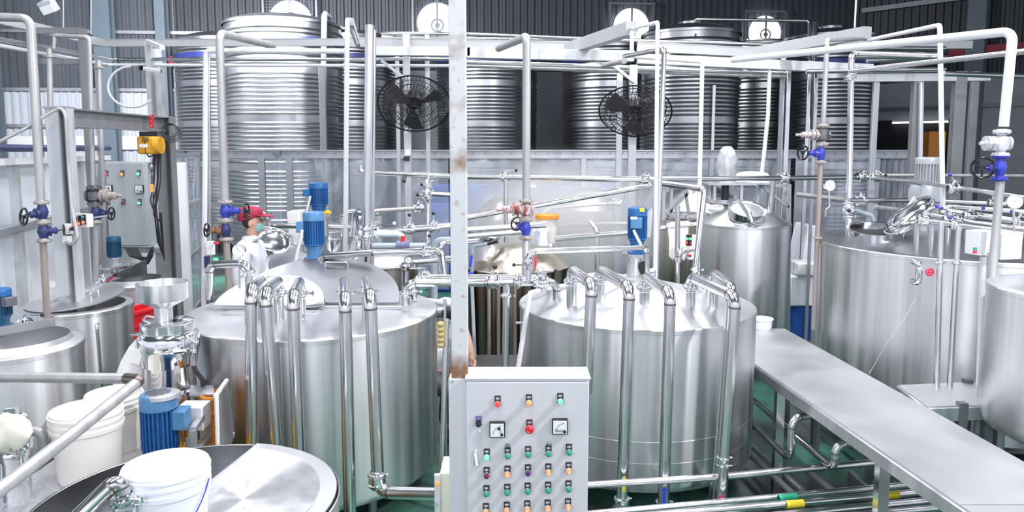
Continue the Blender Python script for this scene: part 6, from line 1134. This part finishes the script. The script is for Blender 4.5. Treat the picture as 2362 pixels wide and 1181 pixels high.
t_ = MB().mat('cloth_cream'); rr = random.Random(3); prev = None; cen = [(5, 960, 6), (14, 966, 30), (18, 985, 44), (20, 1005, 46), (22, 1022, 36), (26, 1036, 8)]
for x, y, r_ in cen:
    q = P(x, y, cd_ - .05); b = len(t_.v)
    for k in range(22): a = k / 22 * 6.283; e = r_ * S(cd_) * (1 + .12 * math.sin(3 * a + y * .02) + rr.uniform(-.03, .03)); t_.v.append(q + Vector((math.cos(a) * e, math.sin(a) * e * .9, .012 * math.sin(4 * a))))
    if prev is not None: t_.bridge(b, prev, 22)
    else: t_.cap(b, 22)
    prev = b
t_.cap(prev, 22, True); tag(t_.build('cloth'), 'cream filter cloth folded over the small steel canister', 'cloth')
pipe('dull bent pipe beside the left-edge kettle above the platform', [P(55, 995, 3.5), P(98, 993, 3.5), P(102, 1062, 3.5)], 11, mat='grey_pipe', bend=2)
# small items behind, near the worker
t_ = MB().mat('cloth_white').prism([P(660, 488, 9.0), P(692, 486, 9.0), P(690, 575, 9.0), P(666, 575, 9.0)], (0, .25, 0)); tag(t_.build('paper_sack', bevel=.02), 'white paper sack standing behind the blue motors', 'sack')
pipe('level pipe behind the two blue motors', [Vector((P(615, 520, 8.7).x, 8.7, 0)), P(615, 520, 8.7), P(840, 524, 8.7)], 6); pipe('bent pipe behind the worker reaching the rear tank', [Vector((P(622, 560, 8.6).x, 8.6, 0)), P(620, 560, 8.6), P(618, 500, 8.6), P(604, 492, 8.6)], 6); pipe('small bent pipe right of the rear blue motor', [Vector((P(788, 540, 8.8).x, 8.8, 0)), P(788, 540, 8.8), P(790, 490, 8.8), P(830, 486, 8.8)], 5)
t_ = thing('lamp_box', 'grey post box with orange and green lamps far behind the riser', 'box', P(868, 520, 9.8)); a = P(868, 500, 9.8); MB().mat('paint_grey').box((a.x, 9.8, a.z / 2), (.14, .1, a.z)).build('body', parent=t_); MB().mat('lit_orange').sphere(P(862, 492, 9.72), .025).build('orange_lamp', parent=t_); MB().mat('lit_green').sphere(P(871, 491, 9.72), .02).build('green_lamp', parent=t_)
c = P(478, 590, 6.36); t_ = thing('switch_station', 'small white switch station with red and green buttons on the standpipe', 'switch', c); MB().mat('sign_white').box(P(486, 572, 6.37), (.06, .05, .12)).build('body', parent=t_, bevel=.004); MB().mat('red').cyl(P(496, 560, 6.35), P(503, 560, 6.28), .014).build('red_button', parent=t_); MB().mat('lit_green').cyl(P(494, 598, 6.36), P(501, 598, 6.30), .012).build('green_button', parent=t_); MB().mat('valve_dusk').box(P(478, 604, 6.36), (.04, .03, .1)).build('lower_socket', parent=t_)
# ================================================================== PEOPLE
def skin_obj(name, verts, edges, radii, mat, parent, sub=2):
    o0 = ROOTLOC[parent.name]; me = bpy.data.meshes.new(name); me.from_pydata([tuple(Vector(v) - o0) for v in verts], edges, []); me.materials.append(MATS[mat])
    o = bpy.data.objects.new(name, me); SC.collection.objects.link(o); o.parent = parent; ROOTLOC[o.name] = o0
    o.modifiers.new('skin', 'SKIN').use_smooth_shade = True
    for i, r in enumerate(radii): me.skin_vertices[0].data[i].radius = r if isinstance(r, tuple) else (r, r)
    me.skin_vertices[0].data[0].use_root = True; s = o.modifiers.new('sub', 'SUBSURF'); s.levels = sub; s.render_levels = sub; return o
def hand(verts, edges, radii, w, wi, dirv, palmn, side, curl=.35, k=1.0):
    """palm and five fingers grown from wrist vertex wi at point w"""
    dv = Vector(dirv).normalized(); pn = Vector(palmn).normalized(); sd = dv.cross(pn).normalized() * side
    def add(p, r, par): verts.append(p); radii.append(r); edges.append((par, len(verts) - 1)); return len(verts) - 1
    pm = add(w + dv * .045 * k, (.030 * k, .016 * k), wi)
    for j, (o, L) in enumerate(((-.028, .062), (-.010, .074), (.010, .070), (.027, .055))):
        a = add(w + dv * .085 * k + sd * o * k, .0095 * k, pm); d2 = (dv + pn * curl).normalized(); b = add(verts[a] + d2 * L * .5 * k, .0085 * k, a); d3 = (dv + pn * curl * 2.6).normalized(); add(verts[b] + d3 * L * .5 * k, .007 * k, b)
    t = add(w + dv * .03 * k - sd * .032 * k, .011 * k, wi); t2 = add(verts[t] + (dv * .8 - sd * .5 + pn * .3).normalized() * .035 * k, .0095 * k, t); add(verts[t2] + (dv + pn * .3).normalized() * .028 * k, .008 * k, t2)
# worker 1: standing in profile, facing right
d = 6.75; hx = P(587, 512, d); B = Vector((hx.x, d, 0)); PR = thing('person', 'worker in a red cap, face mask and white coat standing in profile', 'person', B)
V = lambda x, y, z: B + Vector((x, y, z)); hz = hx.z
vt = [V(-.06, 0, .96), V(-.065, 0, 1.12), V(-.06, 0, 1.30), V(-.05, 0, 1.43), V(-.035, 0, 1.51), V(-.01, 0, hz - .085), V(.0, 0, hz + .0), V(.0, 0, hz + .075),
      V(-.055, -.18, 1.42), V(-.07, -.235, 1.16), V(.06, -.22, .94), V(-.055, .18, 1.42), V(-.03, .23, 1.16), V(.14, .20, 1.02),
      V(-.06, -.09, .90), V(-.05, -.10, .50), V(-.07, -.10, .09), V(.08, -.10, .035), V(-.06, .09, .90), V(-.05, .10, .50), V(-.08, .10, .09), V(.07, .10, .035)]
ed = [(0, 1), (1, 2), (2, 3), (3, 4), (4, 5), (5, 6), (6, 7), (3, 8), (8, 9), (9, 10), (3, 11), (11, 12), (12, 13), (0, 14), (14, 15), (15, 16), (16, 17), (0, 18), (18, 19), (19, 20), (20, 21)]
ra = [(.13, .15), (.12, .14), (.12, .15), (.10, .12), (.055, .055), (.062, .062), (.088, .078), (.078, .07), .055, .043, .03, .055, .043, .03, .085, .06, .045, .035, .085, .06, .045, .035]
hand(vt, ed, ra, vt[10], 10, (.3, .1, -.9), (.6, .6, 0), 1); hand(vt, ed, ra, vt[13], 13, (.9, -.1, -.35), (0, -.2, -1), 1)
skin_obj('body', vt, ed, ra, 'skin', PR)
hc = V(.0, 0, hz)
fm = MB().mat('skin'); fm.sphere(hc + Vector((.088, 0, -.006)), .017, 12, 8, (1.0, .8, 1.6)); fm.sphere(hc + Vector((.062, 0, -.06)), .035, 14, 8, (1, 1, .8)); fm.build('face', parent=PR)
for sy in (-1, 1):
    MB().mat('skin').sphere(hc + Vector((-.012, sy * .078, -.005)), .03, 12, 8, (.75, .3, 1.15)).build('ear', parent=PR); MB().mat('hair').sphere(hc + Vector((.078, sy * .034, .022)), .010, 10, 6, (.7, 1.2, .7)).build('eye', parent=PR)
hm = MB().mat('hair'); hm.sphere(hc + Vector((-.035, 0, .012)), .088, 20, 12, (.86, .98, .95)); hm.build('hair', parent=PR)
cp = MB().mat('cap_red'); cc_ = hc + Vector((-.012, 0, .052)); rings = [(-.0, 1.0, -.02), (.02, 1.08, -.024), (.06, 1.08, -.028), (.09, .9, -.03), (.108, .6, -.03), (.115, .02, -.03)]; prev = None
for z_, s_2, sh in rings:
    b = len(cp.v)
    for k in range(28): a = k / 28 * 6.283; cp.v.append(cc_ + Vector((math.cos(a) * .107 * s_2 + sh, math.sin(a) * .094 * s_2 * (1 + .03 * math.sin(7 * a)), z_ - .03 * math.cos(a + math.pi) * (1 - z_ / .115) * 1.0 - .02)))
    if prev is not None: cp.bridge(prev, b, 28)
    prev = b
cp.build('cap', parent=PR); bm_ = MB().mat('cap_red'); pts = [cc_ + Vector((.075 + .115 * math.cos(a), .085 * math.sin(a), .012 - .018 * math.cos(a))) for a in [R_(-100 + 200 * k / 16) for k in range(17)]]; bm_.prism(pts, (0, 0, .007)); bm_.build('cap_brim', parent=PR)
mk_ = MB().mat('mask'); mk_.sphere(hc + Vector((.044, 0, -.043)), .054, 18, 12, (.92, 1.12, 1.0)); mk_.build('face_mask', parent=PR); st = MB().mat('sign_white')
for sy in (-1, 1): st.tube([hc + Vector((.06, sy * .055, -.03)), hc + Vector((.0, sy * .084, .0))], .002, 5)
st.build('mask_strap', parent=PR)
cv_ = [V(-.06, 0, .60), V(-.06, 0, .96), V(-.065, 0, 1.14), V(-.06, 0, 1.32), V(-.05, 0, 1.47), V(-.04, 0, 1.53), V(-.055, -.19, 1.44), V(-.075, -.24, 1.16), V(.04, -.225, .975), V(-.055, .19, 1.44), V(-.03, .235, 1.16), V(.11, .205, 1.035)]
skin_obj('coat', cv_, [(0, 1), (1, 2), (2, 3), (3, 4), (4, 5), (4, 6), (6, 7), (7, 8), (4, 9), (9, 10), (10, 11)], [(.19, .21), (.165, .195), (.15, .18), (.15, .185), (.12, .14), (.075, .075), .09, .072, .055, .09, .072, .055], 'coat', PR)
co_ = MB().mat('coat'); co_.lathe([(.075, 0), (.085, .02), (.072, .055), (.066, .05), (.07, .0)], V(-.035, 0, 1.51), Vector((-.15, 0, 1)), 24); co_.build('collar', parent=PR)
tr = [V(-.06, 0, .93), V(-.06, -.09, .88), V(-.05, -.10, .5), V(-.07, -.10, .1), V(-.06, .09, .88), V(-.05, .10, .5), V(-.08, .10, .1)]; skin_obj('trousers', tr, [(0, 1), (1, 2), (2, 3), (0, 4), (4, 5), (5, 6)], [(.14, .16), .105, .08, .065, .105, .08, .065], 'post_dark', PR)
for sy in (-1, 1): MB().mat('rubber').sphere(V(.0, sy * .10, .045), .06, 14, 8, (2.0, .85, .8)).build('boot', parent=PR)
# worker 2: crouched behind the column, bare forearm reaching past it
d = 6.05; b0 = P(1030, 800, d); B = Vector((b0.x, d, 0)); PR2 = thing('person', 'second worker bending behind the column, only a bare forearm showing', 'person', B); V = lambda x, y, z: B + Vector((x, y, z))
el = P(1079, 784, d - .12) ; wr = P(1087, 812, d - .2); sh = P(1064, 745, d - .02)
vt = [V(-.1, .05, .42), V(-.09, .06, .56), V(-.06, .06, .70), V(-.03, .05, .80), V(-.02, .03, .88), V(-.01, .0, .95), V(.0, -.01, 1.03), sh, el, wr, V(-.14, .12, .78), V(-.2, -.04, .62), V(-.12, -.16, .55), V(-.06, -.14, .42), V(.05, -.32, .44), V(.0, -.2, .06), V(.04, -.32, .03), V(-.16, -.05, .42), V(-.16, -.28, .46), V(-.18, -.15, .06), V(-.18, -.28, .03)]
ed = [(0, 1), (1, 2), (2, 3), (3, 4), (4, 5), (5, 6), (3, 7), (7, 8), (8, 9), (3, 10), (10, 11), (11, 12), (0, 13), (13, 14), (14, 15), (15, 16), (0, 17), (17, 18), (18, 19), (19, 20)]
ra = [.12, .11, .11, .09, .05, .06, .08, .045, .038, .027, .05, .04, .028, .08, .06, .045, .035, .08, .06, .045, .035]
hand(vt, ed, ra, vt[9], 9, (.15, -.35, -.9), (-.4, -.7, .3), -1, .5); hand(vt, ed, ra, vt[12], 12, (.5, -.5, -.5), (0, -.3, -1), 1)
skin_obj('body', vt, ed, ra, 'skin', PR2); skin_obj('coat', [V(-.1, .05, .36), V(-.09, .06, .56), V(-.06, .06, .72), V(-.03, .05, .82), lerp(vt[3], sh, .55), lerp(sh, el, .25), V(-.14, .12, .78), V(-.2, -.03, .63)], [(0, 1), (1, 2), (2, 3), (3, 4), (4, 5), (3, 6), (6, 7)], [.15, .14, .135, .1, .075, .062, .075, .055], 'coat', PR2)
MB().mat('coat').sphere(V(.0, -.0, 1.04), .105, 20, 10, (1, 1, .8)).build('cap', parent=PR2); MB().mat('hair').sphere(V(0, .02, 1.0), .088, 16, 8).build('hair', parent=PR2); MB().mat('mask').sphere(V(.02, -.06, .96), .05, 14, 8).build('face_mask', parent=PR2)
for sx, yy in ((.02, -.26), (-.18, -.22)): MB().mat('rubber').sphere(V(sx, yy, .045), .055, 14, 8, (.9, 1.9, .8)).build('boot', parent=PR2)
MB().mat('drum_blue').sphere(P(1079, 842, d - .22), .03, 12, 8, (1, 1, .7)).build('blue_cloth', parent=PR2); skin_obj('trousers', [V(-.1, .05, .40), V(-.06, -.14, .42), V(.05, -.31, .44), V(.0, -.2, .1), V(-.16, -.05, .42), V(-.16, -.27, .46), V(-.18, -.15, .1)], [(0, 1), (1, 2), (2, 3), (0, 4), (4, 5), (5, 6)], [.13, .1, .08, .062, .1, .08, .062], 'post_dark', PR2)

pipe('bare steel pipe leaning in the gap between the left tank and the column', [P(1030, 735, 4.75), P(1018, 1120, 4.6), Vector((P(1016, 1150, 4.6).x, 4.6, 0))], 7); pipe('thin steel pipe in the gap beside the column', [P(1026, 690, 5.0), P(1030, 1130, 4.9), Vector((P(1031, 1150, 4.9).x, 4.9, 0))], 4)
gv = MB().mat('cloth_cream')
t_ = thing('work_glove', 'olive ribbed work glove hooked in the gap left of the column', 'glove', P(1016, 775, 4.72))
for k in range(5): MB().mat('glove_olive').sphere(P(1016, 748 + k * 12, 4.68), .026, 12, 8, (1.0, .9, .78)).build('finger' if k < 4 else 'thumb', parent=t_)
MB().mat('glove_olive').sphere(P(1019, 772, 4.71), .05, 14, 10, (.5, .4, 1.5)).build('palm', parent=t_)
ls = P(1645, 290, 14.0); tag(MB().mat('sign_white').box((ls.x, 14.0, 2.9), (.05, .02, 1.3)).build('level_strip'), 'white level strip on the front of a bright silo at right', 'gauge')
for q, s_, m in ((P(1462, 503, 5.46), (.05, .004, .02), 'sign_white'), (P(1481, 484, 5.54), (.035, .004, .03), 'tape_yellow')): MB().mat(m).box(q, s_).build('label_plate', parent=bpy.data.objects['agitator.003'])
for px, lb in ((419, 'small grey clamp on the left end of the screen rail'), (640, 'small grey clamp on the screen rail above the worker')): tag(MB().mat('galv_dark').box(P(px, 353, 11.44), (.1, .06, .08)).build('rail_clamp'), lb, 'clamp')
# ================================================================== STEAM
def steam(label, c, sz, dens):
    m = bpy.data.materials.new('steam'); m.use_nodes = True; nt = m.node_tree; nt.nodes.clear(); o = nt.nodes.new('ShaderNodeOutputMaterial'); v = nt.nodes.new('ShaderNodeVolumeScatter')
    tc = nt.nodes.new('ShaderNodeTexCoord'); gr = nt.nodes.new('ShaderNodeTexGradient'); gr.gradient_type = 'QUADRATIC_SPHERE'; mp = nt.nodes.new('ShaderNodeMapping'); mp.vector_type = 'POINT'
    mp.inputs['Scale'].default_value = (2 / sz[0], 2 / sz[1], 2 / sz[2]); nt.links.new(tc.outputs['Object'], mp.inputs[0]); mp.inputs['Location'].default_value = (0, 0, -1)
    nt.links.new(mp.outputs[0], gr.inputs[0]); ml_ = nt.nodes.new('ShaderNodeMath'); ml_.operation = 'MULTIPLY'; ml_.inputs[1].default_value = dens; nt.links.new(gr.outputs[1], ml_.inputs[0])
    v.inputs['Color'].default_value = (.97, .98, 1, 1); nt.links.new(ml_.outputs[0], v.inputs['Density']); nt.links.new(v.outputs[0], o.inputs['Volume']); MATS['steam'] = m
    ob = MB().mat('steam').sphere(c, 1, 20, 12, (sz[0] / 2, sz[1] / 2, sz[2] / 2)).build('steam'); tag(ob, label, 'steam', None, 'stuff')
steam('soft white steam drifting between the stained tank and the blue motor', P(1290, 520, 8.2), (3.2, 2.8, 1.9), 3.2)
steam('faint steam over the kettle behind the gantry post', P(150, 690, 5.3), (.8, .8, .7), 2.0)
